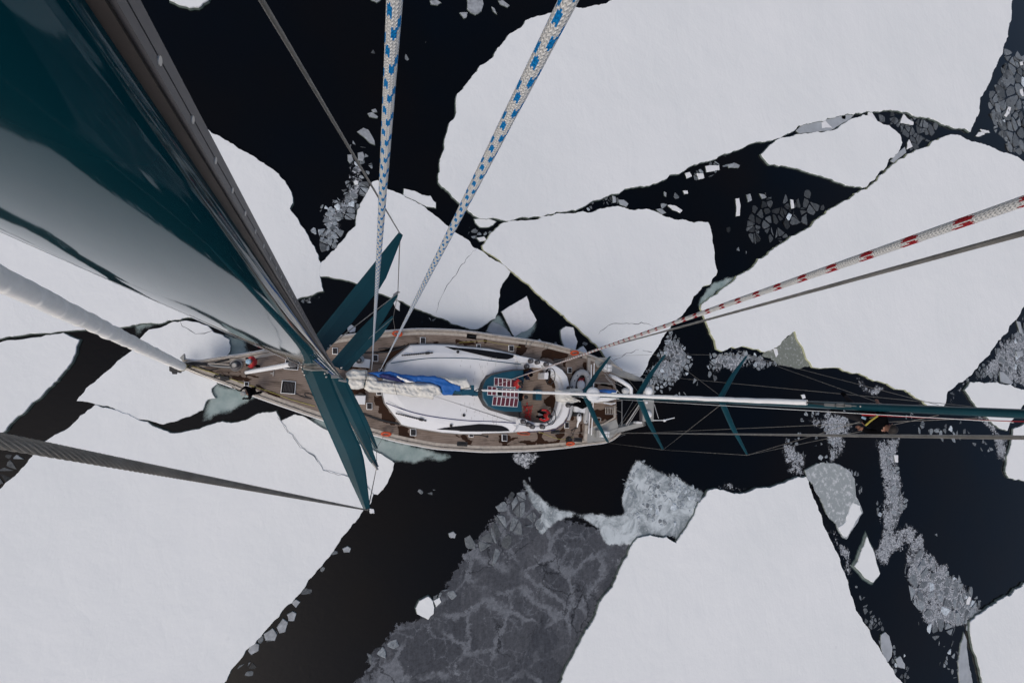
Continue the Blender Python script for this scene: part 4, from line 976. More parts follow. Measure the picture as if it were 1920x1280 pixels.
# pulpit at the bow
mb = MB()
for (a, b) in (((420, 671), (350, 682)), ((428, 720), (350, 688))):
    p, q = W(*a, DZ), W(*b, DZ)
    mb.tube([p, p + UP * .8, q + UP * .85], 0.016, 6)
mk('pulpit', mb.out(), 'steel', yacht)

# wet stains on the teak
WETS = [(z2, [(380, 470), (385, 400), (415, 360), (430, 310), (480, 280), (560, 250), (620, 235), (560, 290), (490, 350), (440, 400), (405, 465)]),
 (z2, [(520, 250), (620, 215), (700, 205), (715, 225), (640, 232), (560, 275), (480, 290), (430, 300), (240, 300), (240, 290), (430, 283)]),
 (z2, [(300, 690), (375, 680), (385, 740), (410, 790), (480, 880), (555, 960), (500, 960), (440, 950), (370, 900), (340, 850), (350, 800), (310, 760)]),
 (z2, [(520, 975), (560, 970), (600, 985), (630, 1000), (630, 1060), (680, 1090), (640, 1110), (580, 1100), (540, 1090), (530, 1030)]),
 (z2, [(1050, 190), (1110, 190), (1130, 205), (1220, 195), (1240, 225), (1100, 225), (1055, 220)]),
 (z2, [(1245, 128), (1262, 130), (1262, 200), (1240, 215)]), (z2, [(1325, 138), (1352, 140), (1340, 215), (1320, 222), (1318, 180)]),
 (z2, [(840, 205), (880, 195), (910, 212), (860, 220)]),
 (z2, [(1040, 1050), (1140, 1060), (1150, 1090), (1215, 1110), (1190, 1150), (1220, 1180), (1150, 1180), (1160, 1140), (1135, 1090)]),
 (z2, [(90, 625), (225, 610), (228, 690), (110, 690)]), (z2, [(40, 380), (130, 420), (240, 430), (240, 470), (150, 450), (30, 470)]),
 (z3, [(570, 90), (680, 95), (665, 160), (690, 170), (640, 240), (570, 235), (575, 180), (600, 150)]),
 (z3, [(860, 190), (900, 165), (1080, 190), (1085, 260), (1050, 300), (1010, 320), (960, 310), (800, 280), (830, 240)]),
 (z3, [(0, 105), (70, 110), (130, 125), (120, 140), (0, 130)]), (z3, [(250, 40), (290, 45), (275, 100), (250, 110)]), (z3, [(175, 120), (200, 125), (190, 150), (175, 148)]),
 (z3, [(1060, 310), (1080, 300), (1070, 370), (1040, 330)]), (z3, [(1250, 310), (1290, 310), (1290, 400), (1240, 340)]),
 (z3, [(870, 480), (960, 460), (990, 520), (992, 590), (940, 575), (900, 540)]),
 (z3, [(850, 690), (990, 670), (992, 780), (960, 860), (930, 830), (920, 760), (850, 720)]),
 (z3, [(640, 400), (740, 385), (700, 430), (650, 440)]),
 (z3, [(20, 1045), (80, 1045), (90, 1080), (140, 1100), (70, 1140), (140, 1160), (60, 1170), (70, 1110), (30, 1080)]),
 (z3, [(400, 1045), (480, 1042), (520, 1075), (590, 1060), (600, 1085), (520, 1105), (480, 1130), (560, 1162), (430, 1175), (400, 1110), (410, 1070)]),
 (z3, [(780, 1015), (850, 1008), (830, 1060), (860, 1100), (960, 1100), (1000, 1080), (960, 1040), (1000, 1020), (1050, 960), (1060, 1040), (1020, 1080), (1000, 1130), (880, 1150), (780, 1130), (790, 1060)]),
 (z3, [(590, 1100), (780, 1095), (780, 1112), (600, 1112)]),
 (z3, [(1200, 930), (1240, 930), (1230, 1040), (1260, 1080), (1200, 1060)]), (z3, [(1110, 640), (1150, 640), (1150, 860), (1130, 900), (1110, 860)]),
 (z3, [(1150, 400), (1200, 380), (1250, 400), (1300, 460), (1310, 540), (1250, 520), (1180, 500), (1130, 530)]),
 (t300, [(410, 520), (500, 530), (560, 560), (620, 610), (700, 640), (730, 660), (700, 670), (640, 640), (560, 600), (450, 540)]),
 (t300, [(600, 570), (690, 560), (740, 580), (790, 600), (690, 610), (620, 600)]), (t300, [(740, 555), (800, 565), (850, 585), (800, 580)]),
 (t300, [(820, 650), (880, 670), (960, 700), (1060, 770), (980, 750), (880, 700)]), (t300, [(560, 530), (600, 540), (590, 552)]),
 (t300, [(640, 520), (690, 530), (700, 545), (650, 538)]), (t300, [(560, 600), (620, 640), (700, 690), (740, 705), (690, 690), (600, 650)]),
 (z4, [(440, 452), (640, 462), (642, 525), (420, 520)]), (z4, [(400, 735), (530, 740), (655, 770), (652, 835), (560, 850), (440, 880), (400, 820)]),
 (z4, [(0, 690), (30, 700), (20, 760), (0, 740)]), (z4, [(330, 930), (380, 900), (390, 980), (350, 1060)])]
rs = random.Random(5)
for i, (tl_, pts) in enumerate(WETS):
    mk('wet_patch', MB().prism(jag(ccw(P3(T(tl_, pts), DZ)), 0.08, 0.26, rs), DZ - 0.01, DZ + 0.004 + 0.0001 * i).out(), 'wet', yacht)

# white coachroof, three steps of a soft-edged shell
ROOF = T(z2, [(385, 690), (405, 765), (470, 850), (560, 965), (640, 985), (720, 1000), (930, 1035), (1100, 1048), (1290, 1050)]) + T(z3, [(240, 1024), (360, 1020), (520, 1015), (606, 1008)]) + T(z3, [(606, 246), (560, 236), (440, 208), (300, 180), (0, 155)]) + T(z2, [(1040, 231), (970, 228), (840, 225), (640, 230), (500, 340), (430, 400), (400, 470), (384, 580)])
base = ccw(P3(ROOF, 2.1))
def shell(poly, steps, bottom):
    mb = MB(); rings = [[Vector((p.x, p.y, bottom)) for p in offset(poly, steps[0][0])]]
    for d, z in steps: rings.append([Vector((p.x, p.y, z)) for p in offset(poly, d)])
    n = len(poly); vs = [v for r_ in rings for v in r_]; fs = []
    for k in range(len(rings) - 1):
        for i in range(n):
            j = (i + 1) % n; fs.append((k * n + i, k * n + j, (k + 1) * n + j, (k + 1) * n + i))
    fs.append(tuple(len(vs) - n + i for i in range(n)))
    return mb.add(vs, fs)
coach = mk('coachroof', shell(base, [(0.0, 2.08), (-0.05, 2.14), (-0.42, 2.30), (-0.60, 2.34)], DZ - 0.02).out(), 'rimsnow', yacht)
def sub(name, poly, z0, z1, mat, parent, tilt=None):
    return mk(name, MB().prism(poly, z0, z1).out(), mat, parent)
mbx = MB()
for off, z in ((0.035, 1.90),):
    rim = [Vector((p.x, p.y, z)) for p in offset(base, off)]
    mbx.tube(rim + [rim[0]], 0.022, 6, caps=False)
mk('grab_rail', mbx.out(), 'steel', coach)
# smoked crescent windows let into the roof's shoulders
WIN_T = T(z2, [(955, 243), (1095, 256)]) + T(z3, [(150, 180), (300, 200), (400, 213), (480, 225), (565, 245), (540, 270), (480, 287), (380, 280), (290, 262), (200, 240), (100, 215), (0, 190)]) + T(z2, [(1040, 276)])
WIN_B = T(z2, [(880, 1008), (960, 992), (1050, 980), (1200, 965)]) + T(z3, [(200, 930), (300, 935), (370, 940), (430, 950), (470, 965), (500, 985), (515, 1003), (430, 1007), (200, 1008), (0, 1006)]) + T(z2, [(1100, 1022)])
def drape(px, mat, name, parent, h=0.022):
    """a thin panel lying on the coachroof's curved shoulder"""
    def zz(x, y):
        e = edist(base, x, y)
        for (a, za), (b, zb) in (((0, 2.08), (.05, 2.14)), ((.05, 2.14), (.42, 2.30)), ((.42, 2.30), (.60, 2.34))):
            if e <= b: return za + (zb - za) * (e - a) / (b - a)
        return 2.34
    pl = ccw(P3(px, 2.24)); xs = [p.x for p in pl]; ys = [p.y for p in pl]
    q = [Vector((p.x, p.y)) for p in jag(pl, 0.07, 0.0)]
    ed_ = [(i, (i + 1) % len(q)) for i in range(len(q))]
    pts = list(q); x = min(xs)
    while x < max(xs):
        y = min(ys)
        while y < max(ys):
            if inside(pl, x, y) and edist(pl, x, y) > 0.02: pts.append(Vector((x, y)))
            y += 0.05
        x += 0.07
    v2, e2, f2 = geometry.delaunay_2d_cdt(pts, ed_, [list(range(len(q)))], 1, 1e-6)[:3]
    vs = [Vector((v.x, v.y, zz(v.x, v.y) + h)) for v in v2]
    return mk(name, (vs, [tuple(f) for f in f2]), mat, parent, sm=True)
drape(WIN_T, 'glass', 'window', coach); drape(WIN_B, 'glass', 'window', coach)
def strip(px, z, r, mat, name, parent, jit=0.0, seed=1):
    rnd = random.Random(seed)
    P = [W(a, b, z) + Vector((rnd.gauss(0, jit), rnd.gauss(0, jit), 0)) for a, b in smoothline(px, 3)]
    return mk(name, MB().tube(P, r, 5).out(), mat, parent)
strip(T(z2, [(455, 398), (640, 370), (800, 352), (950, 347), (1200, 355)]) + T(z3, [(300, 298), (625, 335)]), 2.345, 0.022, 'roofteal', 'trim_line', coach)
strip(T(z2, [(410, 762), (560, 820), (740, 870), (950, 905), (1200, 930)]) + T(z3, [(300, 905), (575, 922)]), 2.345, 0.022, 'purple', 'trim_line', coach)
for a, b in (((555, 326), (845, 300)), ((500, 858), (785, 930))):
    (xa, ya), (xb, yb) = T(z2, [a, b]); p, q = W(xa, ya, 2.345), W(xb, yb, 2.345)
    mb = MB(); dr = (q - p).normalized(); mb.box((p + q) / 2, (q - p).length, 0.05, 0.03, dr)
    for k in range(14): mb.box(p.lerp(q, (k + .5) / 14), 0.03, 0.085, 0.045, dr)
    c_ = p.lerp(q, 0.82); mb.box(c_, 0.16, 0.12, 0.09, dr)
    mk('sheet_track', mb.out(), 'dark', coach)
for x, y in T(z2, [(1075, 293), (1130, 877), (1012, 973)]) :
    c_ = W(x, y, 2.34); mk('deck_vent', MB().tube([c_, c_ + UP * .06, c_ + UP * .10], [.075, .075, .04], 10).out(), 'dark', coach)
# fine ridges of frost melt on the aft roof
mb = MB(); rn = random.Random(3)
for i in range(60):
    x = rn.uniform(862, 935); y = rn.choice([rn.uniform(667, 700), rn.uniform(762, 790)]) if x > 890 else rn.choice([rn.uniform(672, 725), rn.uniform(740, 782)])
    p = W(x, y, 2.343); q = W(x + rn.uniform(-.4, .4), y + rn.uniform(3, 7), 2.343); mb.tube([p, q], 0.006, 4)
mk('non_slip_ridge', mb.out(), 'grey', coach)['kind'] = 'stuff'

# cockpit coaming: a horseshoe with a lower seat step inside
OUT = T(z3, [(560, 238), (690, 265), (790, 290), (880, 310), (960, 340), (1040, 390), (1090, 460), (1108, 540), (1112, 620), (1112, 700), (1106, 780), (1090, 850), (1050, 920), (980, 970), (880, 995), (780, 1000), (690, 1000), (560, 1012)])
INN = T(z3, [(640, 390), (700, 376), (770, 365), (830, 375), (840, 440), (910, 445), (950, 460), (985, 510), (998, 560), (1000, 620), (1000, 700), (990, 750), (975, 800), (945, 860), (920, 900), (890, 920), (750, 915), (640, 870)])
MIDL = [((a[0] * .42 + b[0] * .58), (a[1] * .42 + b[1] * .58)) for a, b in zip(OUT, INN)]
mk('coaming', shell(ccw(P3(OUT + list(reversed(MIDL)), 2.4)), [(0, 2.35), (-0.04, 2.42)], DZ).out(), 'rimsnow', yacht)
mk('seat', shell(ccw(P3(MIDL[4:16] + list(reversed(INN[4:16])), 2.2)), [(0, 2.17), (-0.02, 2.20)], DZ).out(), 'white', yacht)
mk('coaming', MB().prism(ccw(P3(T(z3, [(600, 250), (800, 300), (830, 372), (760, 362), (640, 385), (590, 388)]), 2.3)), DZ, 2.33).out(), 'rimsnow', yacht)
mk('coaming', MB().prism(ccw(P3(T(z3, [(600, 1010), (880, 990), (890, 925), (750, 918), (640, 875), (590, 880)]), 2.3)), DZ, 2.325).out(), 'rimsnow', yacht)
strip(T(z3, [(690, 1006), (880, 1002), (985, 976), (1058, 922), (1098, 850), (1114, 780)]), 2.30, 0.02, 'purple', 'trim_line', yacht)
# winches on the coaming
def winch(x, y, z, r, parent=yacht):
    c = W(x, y, z); mb = MB()
    mb.tube([c, c + UP * .05, c + UP * .07, c + UP * .2, c + UP * .22, c + UP * .25, c + UP * .26], [r * 1.1, r * 1.1, r * .75, r * .7, r, r, r * .5], 14)
    w_ = mk('winch', mb.out(), 'track', parent, sm=True)
    mk('drum_cap', MB().tube([c + UP * .262, c + UP * .285], [r * .42, r * .3], 8).out(), 'steel', w_)
for p in T(z3, [(712, 303), (778, 315), (672, 358), (866, 335), (638, 905), (690, 935), (727, 955), (828, 957), (1098, 575), (1088, 742)]): winch(p[0], p[1], 2.42, 0.115)
winch(673, 676, 2.2, .12)

# doghouse
DH = ccw(P3(T(z3, [(640, 383), (540, 385), (440, 400), (330, 425), (270, 450), (220, 520), (195, 600), (190, 650), (210, 690), (245, 750), (300, 790), (400, 820), (500, 850), (612, 870), (608, 760), (605, 500)]), 2.36))
dh = mk('doghouse', MB().prism(DH, 2.0, 2.44).out(), 'glass', yacht)
DR = ccw(P3(T(z3, [(645, 398), (540, 404), (450, 418), (330, 450), (275, 495), (248, 560), (240, 620), (248, 680), (290, 745), (360, 780), (460, 802), (632, 806), (622, 700), (618, 600), (650, 500)]), 3.0))
n = len(DH)
def loftpoly(A, za, B, zb, k=48):
    def samp(P):
        L = [0]
        for i in range(len(P)): L.append(L[-1] + (P[(i + 1) % len(P)] - P[i]).length)
        st = max(range(len(P)), key=lambda i: P[i].dot(AX) + P[i].dot(SX)); out = []
        for j in range(k):
            s_ = (L[st] + j / k * L[-1]) % L[-1]
            i = max(q for q in range(len(P)) if L[q] <= s_)
            out.append(P[i].lerp(P[(i + 1) % len(P)], (s_ - L[i]) / max(1e-6, L[i + 1] - L[i])))
        return out
    a, b = samp([Vector((p.x, p.y, 0)) for p in A]), samp([Vector((p.x, p.y, 0)) for p in B])
    vs = [Vector((p.x, p.y, za)) for p in a] + [Vector((p.x, p.y, zb)) for p in b]
    return (vs, [(i, (i + 1) % k, k + (i + 1) % k, k + i) for i in range(k)])
mb = MB(); mb.add(*loftpoly(DH, 2.44, DR, 2.96)); mk('windscreen', mb.out(), 'glass', dh, sm=True)
roof = mk('roof', shell(DR, [(0.02, 2.97), (-0.03, 3.0)], 2.95).out(), 'roofteal', dh)
def quadgrid(q, nx, z, skip=()):
    """panels in a slanting row"""
    for i in range(nx):
        if i in skip: continue
        a, b = i / nx, (i + 1) / nx
        def lp(u, v):
            x0 = q[0][0] + (q[1][0] - q[0][0]) * u; y0 = q[0][1] + (q[1][1] - q[0][1]) * u
            x1 = q[3][0] + (q[2][0] - q[3][0]) * u; y1 = q[3][1] + (q[2][1] - q[3][1]) * u
            return (x0 + (x1 - x0) * v, y0 + (y1 - y0) * v)
        pf = ccw(P3([lp(a, 0), lp(b, 0), lp(b, 1), lp(a, 1)], z))
        f = mk('solar_panel', MB().prism(pf, 2.995, 3.02).out(), 'white', roof)
        mk('cell', MB().prism(offset(pf, -0.022), 3.0, 3.026).out(), 'darkred', f)
quadgrid(T(z3, [(355, 465), (607, 490), (602, 572), (355, 550)]), 6, 3.02)
quadgrid(T(z3, [(290, 552), (378, 560), (376, 650), (286, 642)]), 2, 3.02)
quadgrid(T(z3, [(438, 572), (600, 585), (596, 668), (436, 655)]), 4, 3.02)
quadgrid(T(z3, [(345, 655), (600, 675), (587, 763), (333, 745)]), 6, 3.02)
def hatch(quad, z, parent, bars=0, nm='hatch'):
    p = ccw(P3(quad, z)); c = sum(p, Vector((0, 0, 0))) / len(p)
    h = mk(nm, shell(p, [(0, z + .05), (-.02, z + .065)], z - 0.02).out(), 'white', parent)
    g = mk('pane', MB().prism(offset(p, -0.028), z + .05, z + .073).out(), 'glass', h)
    if bars:
        mb = MB(); e = p[1] - p[0]; f = p[3] - p[0]
        if e.length < f.length: e, f = f, e
        o_ = p[0]; q = [o_ + e * .1 + f * .16, f * .68]
        for k in range(bars):
            s_ = o_ + e * (0.16 + 0.68 * (k + .5) / bars) + f * .15
            mb.tube([Vector((s_.x, s_.y, z + .08)), Vector((s_.x + f.x * .7, s_.y + f.y * .7, z + .08))], 0.011, 4)
        mk('guard_bar', mb.out(), 'track', h)
    return h
hatch(T(z3, [(380, 570), (435, 575), (432, 655), (378, 650)]), 3.0, roof)
def rect(cx, cy, w_, h_):
    return [(cx - w_ / 2, cy - h_ / 2), (cx + w_ / 2, cy - h_ / 2 + w_ * .03), (cx + w_ / 2, cy + h_ / 2 + w_ * .03), (cx - w_ / 2, cy + h_ / 2)]
hatch([(529, 712.5), (555, 715), (553.5, 739), (526, 737)], DZ, yacht, 7)
hatch([(536, 672), (561, 672), (559, 694), (532, 692)], DZ, yacht, 7)
for cx, cy, w_, h_, b in ((462.5, 719.5, 9, 8, 0), (628.2, 658, 10.5, 12.5, 4), (704, 671, 10, 13, 4), (792.5, 638.5, 10.5, 12.5, 4), (897, 648.5, 8, 7, 3), (958, 653, 10, 11.5, 4), (692.5, 761, 11, 13, 4), (774.5, 810, 11.5, 13, 4), (883, 816, 9, 6, 3), (945.5, 820, 10, 13, 4), (1062, 796.5, 8.5, 11.5, 4), (1067.5, 694, 8, 11, 4), (714, 695, 8, 7, 3), (710.5, 737, 10, 7, 3)):
    hatch(rect(cx, cy, w_, h_), DZ, yacht, b)
# boxes round the mast foot
for q, h in ((T(s1, [(1075, 500), (1190, 330), (1440, 360), (1420, 528)]), .38), (T(s1, [(1110, 1090), (1150, 1075), (1345, 1078), (1330, 1262), (1190, 1255)]), .38)):
    mk('deck_locker', shell(ccw(P3(q, DZ + h)), [(0, DZ + h - .03), (-.03, DZ + h)], DZ).out(), 'white', yacht)
mk('mast_vent', MB().tube([W(675, 674, DZ + .38), W(677, 672, DZ + .5)], [.2, .16], 14).out(), 'steel', yacht)
# black hose and lines lying on deck, tracks
strip(T(z2, [(210, 300), (330, 297), (430, 292), (520, 268), (620, 238), (640, 228)]), DZ + .02, 0.045, 'dark', 'rubber_track', yacht)
strip(T(z2, [(340, 264), (440, 258), (520, 250), (600, 236)]), DZ + .03, 0.03, 'dark', 'genoa_track', yacht)
strip(T(z2, [(200, 862), (300, 900), (400, 930), (540, 958)]), DZ + .02, 0.05, 'dark', 'rubber_track', yacht)
strip(T(t300, [(1150, 715), (1230, 750), (1300, 765), (1250, 745), (1240, 720), (1290, 725), (1340, 760)]), DZ + .02, 0.02, 'dark', 'rope_line', yacht)
strip(T(t310, [(380, 395), (600, 470), (860, 550), (1150, 650), (1370, 725), (1646, 815)]) + T(t300, [(900, 690), (1000, 725), (1120, 770), (1330, 830)]), DZ + .03, 0.014, 'yline', 'jack_line', yacht)
strip(T(z3, [(620, 165), (540, 150), (380, 125), (250, 100), (100, 112), (0, 118)]), DZ + .03, 0.010, 'yline', 'jack_line', yacht)
strip(T(z3, [(730, 990), (830, 1020), (960, 1070), (1050, 1085), (1150, 1060)]), DZ + .03, 0.010, 'yline', 'jack_line', yacht)
strip(T(z3, [(150, 1040), (200, 1042), (250, 1050), (285, 1062), (295, 1058), (280, 1048)]), DZ + .03, 0.02, 'dark', 'boat_hook', yacht)
strip(T(z3, [(1120, 1000), (1140, 985), (1180, 970), (1150, 1010), (1140, 1045), (1135, 1000), (1180, 960)]), DZ + .03, 0.016, 'dark', 'rope_line', yacht, 0.02)
# cleats
for x, y in T(z2, [(1200, 153), (1120, 1143)]) + T(z3, [(130, 57), (990, 300), (1195, 250), (1195, 1090), (965, 1010), (30, 1130)]):
    c = W(x, y, DZ); mb = MB(); mb.box(c, .5, .22, .02)
    mb.tube([c - AX * .2 + UP * .12, c - AX * .08 + UP * .09, c + AX * .08 + UP * .09, c + AX * .2 + UP * .12], .022, 6)
    for s_ in (-.09, .09): mb.tube([c + AX * s_, c + AX * s_ + UP * .09], .025, 6)
    mk('cleat', mb.out(), 'dark', yacht)
# fairlead stands on the starboard rail
for x, y in T(z3, [(685, 130), (862, 155)]):
    c = W(x, y, DZ); mb = MB()
    for dx in (-.08, .08):
        mb.tube([c + AX * dx - SX * .15, c + AX * dx * 2.5 + UP * .5 + SX * .15], .015, 5)
    mk('gate_stanchion', mb.out(), 'steel', yacht)
# anchor gear at the bow
mb = MB(); P_ = lambda a, b, z: W(*T(t310, [(a, b)])[0], z)
mb.prism(ccw([P_(a, b, 1.3) for a, b in ((70, 380), (100, 352), (170, 375), (260, 440), (290, 480), (250, 540), (190, 520), (180, 560), (125, 560), (115, 525), (72, 505))]), 1.12, 1.34)
mb.tube([P_(180, 460, 1.35), P_(300, 490, 1.5), P_(385, 470, 1.75), P_(460, 390, 1.9), P_(700, 400, 1.92)], .06, 6)
mk('anchor', mb.out(), 'dark', yacht)
mb = MB(); mb.prism(ccw([P_(a, b, 1.9) for a, b in ((250, 280), (318, 210), (330, 330), (300, 330))]), 1.7, 1.92); mk('anchor_fluke', mb.out(), 'grey', yacht)
mb = MB(); mb.prism(ccw([P_(a, b, 1.95) for a, b in ((335, 330), (700, 372), (1110, 400), (1110, 470), (700, 425), (350, 395))]), DZ, 1.88); mk('bow_roller', mb.out(), 'track', yacht)
strip(T(t310, [(350, 350), (600, 380), (700, 385)]), 1.95, .03, 'dark', 'chain', yacht)
strip(T(t310, [(460, 395), (620, 440), (700, 480), (800, 485), (910, 460)]), 1.95, .025, 'dark', 'rope_line', yacht)
strip(T(t310, [(730, 378), (900, 385), (1100, 400)]), 1.97, .03, 'beige', 'chain', yacht)
strip(T(t310, [(760, 400), (900, 430), (1120, 440)]), 1.97, .035, 'grey', 'chain', yacht)
strip(T(t310, [(850, 365), (900, 350), (960, 335), (1090, 310)]), 1.85, .04, 'dark', 'fairlead_strip', yacht)
strip(T(t310, [(830, 600), (900, 580), (980, 610), (1080, 650), (940, 640)]), 1.85, .06, 'dark', 'fairlead_strip', yacht, .03)
c = W(*T(t310, [(1215, 410)])[0], DZ); mb = MB(); mb.tube([c, c + UP * .1, c + UP * .12, c + UP * .34, c + UP * .38, c + UP * .42], [.20, .20, .12, .12, .15, .10], 16)
wl = mk('windlass', mb.out(), 'track', yacht); mk('capstan_cap', MB().tube([c + UP * .42, c + UP * .45], [.11, .08], 12).out(), 'steel', wl)
mb = MB(); ring_ = [c + UP * .05 + Vector((math.cos(k * math.pi / 10), math.sin(k * math.pi / 10), 0)) * .24 for k in range(21)]
mb.tube(ring_, .03, 5, caps=False); mk('windlass_base', mb.out(), 'steel', yacht)
c = W(*T(t300, [(960, 548)])[0], DZ); mk('padeye', MB().box(c, .12, .06, .06).box(c + AX * .06, .04, .22, .05).out(), 'steel', yacht)

# stern: grey quarter decks, extended arms, beams, arch
for q in (T(a1, [(600, 0), (760, 0), (800, 40), (880, 130), (890, 185), (820, 210), (690, 130), (600, 140), (560, 60)]), ):
    mk('quarter_deck', MB().prism(ccw(P3(q, DZ)), DZ, DZ + .03).out(), 'grey', yacht)
mk('quarter_deck', MB().prism(ccw(P3(T(a1, [(480, 1000), (560, 970), (640, 950), (760, 915), (840, 880), (865, 870), (895, 960), (880, 1050), (820, 1120), (740, 1180), (600, 1200), (460, 1205), (450, 1080)]), DZ)), DZ, DZ + .028).out(), 'grey', yacht)
arms = (T(a2, [(140, -20), (190, -10), (250, 55), (330, 120), (700, 268), (690, 305), (650, 312), (500, 268), (330, 240), (140, 170), (60, 60)]),
        T(a2, [(-30, 1290), (90, 1290), (300, 1192), (700, 1090), (750, 1068), (690, 1008), (660, 1010), (400, 1080), (180, 1130), (100, 1160), (60, 1240)]))
for q in arms: mk('stern_arm', shell(ccw(P3(q, DZ + .05)), [(0, DZ + .02), (-.03, DZ + .06)], 1.2).out(), 'grey', yacht)
for q in (T(a1, [(465, -5), (505, 0), (502, 215), (462, 200)]), T(a1, [(430, 950), (468, 955), (455, 1200), (410, 1180)])):
    mk('deck_beam', MB().prism(ccw(P3(q, DZ + .1)), DZ, DZ + .12).out(), 'beige', yacht)
for a, b in (((518, 100), (512, 450)), ((558, 80), (548, 450)), ((545, 640), (518, 1095)), ((505, 640), (478, 1075))):
    strip(T(a1, [a, b]), 2.7, .028, 'sail', 'stern_rail', yacht)
strip(T(a1, [(555, 355), (700, 362), (825, 378)]), 2.2, .035, 'beige', 'stern_rail', yacht)
strip(T(a1, [(460, 850), (640, 850), (640, 900)]), 2.2, .025, 'grey', 'stern_rail', yacht)
mk('aft_step', MB().prism(ccw(P3(T(a1, [(480, 640), (850, 660), (850, 640), (700, 625), (500, 620)]), 2.1)), 1.8, 2.1).out(), 'beige', yacht)
mk('transom_cap', MB().prism(ccw(P3(T(a1, [(838, 680), (862, 680), (862, 850), (700, 950), (560, 985), (560, 970), (690, 930), (838, 845)]), DZ + .1)), DZ, DZ + .1).out(), 'beige', yacht)
mb = MB(); Q = lambda a, b, z: W(*T(a1, [(a, b)])[0], z)
for y in (705, 800): mb.tube([Q(715, y, 2.1), Q(880, y, 2.1)], .02, 5)
for x in (718, 742, 766, 790, 814, 838): mb.tube([Q(x, 705, 2.1), Q(x, 800, 2.1)], .016, 5)
mk('boarding_ladder', mb.out(), 'steel', yacht)
ZA = 3.1
arch = mk('stern_arch', shell(ccw(P3(T(a2, [(705, 372), (888, 376), (880, 1005), (690, 1000), (700, 600)]), ZA)), [(0, ZA - .03), (-.03, ZA)], ZA - .12).out(), 'grey', yacht)
for (a, b) in (((1206, 712), (1208, 722)), ((1208, 797), (1208, 788))):
    mk('arch_leg', MB().tube([W(*a, DZ), W(*b, ZA - .1)], .06, 8).out(), 'steel', yacht)
mk('arch_beam', MB().prism(ccw(P3(T(a2, [(665, 400), (700, 400), (690, 1000), (655, 1000)]), ZA)), ZA - .16, ZA - .04).out(), 'track', yacht)
for x, y, rx in ((797, 483, .235), (785, 885, .215)):
    c = W(*T(a2, [(x, y)])[0], ZA + .15); mb = MB()
    mb.tube([c - UP * .16, c - UP * .05], [rx * .9, rx], 20); mb.ball(c - UP * .05, rx, rx, .22, 20)
    mk('satellite_dome', mb.out(), 'white', yacht, sm=True)
c = W(*T(a2, [(745, 680)])[0], ZA); mk('gps_puck', MB().tube([c, c + UP * .06, c + UP * .09], [.07, .07, .04], 12).out(), 'white', yacht)
mb = MB(); mb.tube([W(*T(a2, [(p[0], p[1])])[0], z) for p, z in (((120, 215), 2.3), ((200, 250), 2.7), ((330, 320), 3.0), ((440, 390), 3.1), ((485, 440), 3.1), ((488, 560), 3.1))], [.10, .12, .12, .12, .11, .09], 8)
mk('davit', mb.out(), 'white', yacht, sm=True)
mb = MB()
for a, b in (((30, 190), (230, 420)), ((50, 240), (330, 560)), ((100, 290), (330, 400)), ((60, 180), (250, 330))): mb.tube([W(*T(a2, [a])[0], 2.4), W(*T(a2, [b])[0], 2.8)], .018, 5)
mk('davit_stay', mb.out(), 'steel', yacht)
c = W(*T(a2, [(395, 480)])[0], .7); mb = MB(); mb.ball(c, .28, .2, .2, 12); mk('fender', mb.out(), 'white', yacht, sm=True)
mb = MB()
for a, b, r in (((330, 640), (330, 1085), .03), ((515, 660), (350, 950), .012), ((520, 650), (280, 1080), .01), ((400, 1060), (640, 700), .045), ((430, 1075), (660, 720), .02), ((140, 770), (330, 850), .012), ((230, 650), (330, 650), .02)):
    mb.tube([W(*T(a2, [a])[0], 2.3), W(*T(a2, [b])[0], 2.9)], r, 6)
mk('arch_stay', mb.out(), 'steel', yacht)
mb = MB(); mb.tube([W(*T(a2, [(870, 985)])[0], 3.3), W(*T(a2, [(1040, 985)])[0], 3.6)], .02, 6); mb.ball(W(*T(a2, [(1060, 988)])[0], 3.6), .10, .07, .07, 10)
mb.tube([W(*T(a2, [(1070, 980)])[0], 3.6), W(*T(a2, [(1232, 940)])[0], 3.7)], [.035, .02], 6); mb.tube([W(*T(a2, [(885, 710)])[0], 3.1), W(*T(a2, [(920, 830)])[0], 3.3), W(*T(a2, [(960, 955)])[0], 3.5)], .012, 5)
mk('wind_generator', mb.out(), 'white', yacht)
mk('outrigger_block', MB().prism(ccw(P3(T(a2, [(580, 1010), (675, 1010), (672, 1045), (578, 1040)]), 2.2)), 1.9, 2.2).out(), 'white', yacht)
# steering pedestals
for (x, y) in ((1016, 705), (1017, 778)):
    c = W(x - 4, y, DZ); mb = MB(); mb.box(c, .22, .34, .9, AX, 0, .04); ped = mk('pedestal', mb.out(), 'white', yacht)
    wc = c + UP * .95 + AX * .2; mb = MB()
    mb.tube([wc + SX * (.42 * math.cos(k * math.pi / 12)) + (UP * .9 + AX * .25) * (.42 * math.sin(k * math.pi / 12)) for k in range(25)], .022, 6, caps=False)
    for k in range(5):
        a_ = k * 2 * math.pi / 5; mb.tube([wc, wc + SX * (.42 * math.cos(a_)) + (UP * .9 + AX * .25) * (.42 * math.sin(a_))], .012, 5)
    mk('wheel', mb.out(), 'dark', ped)
mk('cockpit_table', MB().prism(ccw(P3(T(z3, [(775, 590), (830, 590), (830, 695), (770, 692)]), 2.3)), 1.85, 2.3).out(), 'roofteal', yacht)
mb = MB(); rn = random.Random(8)
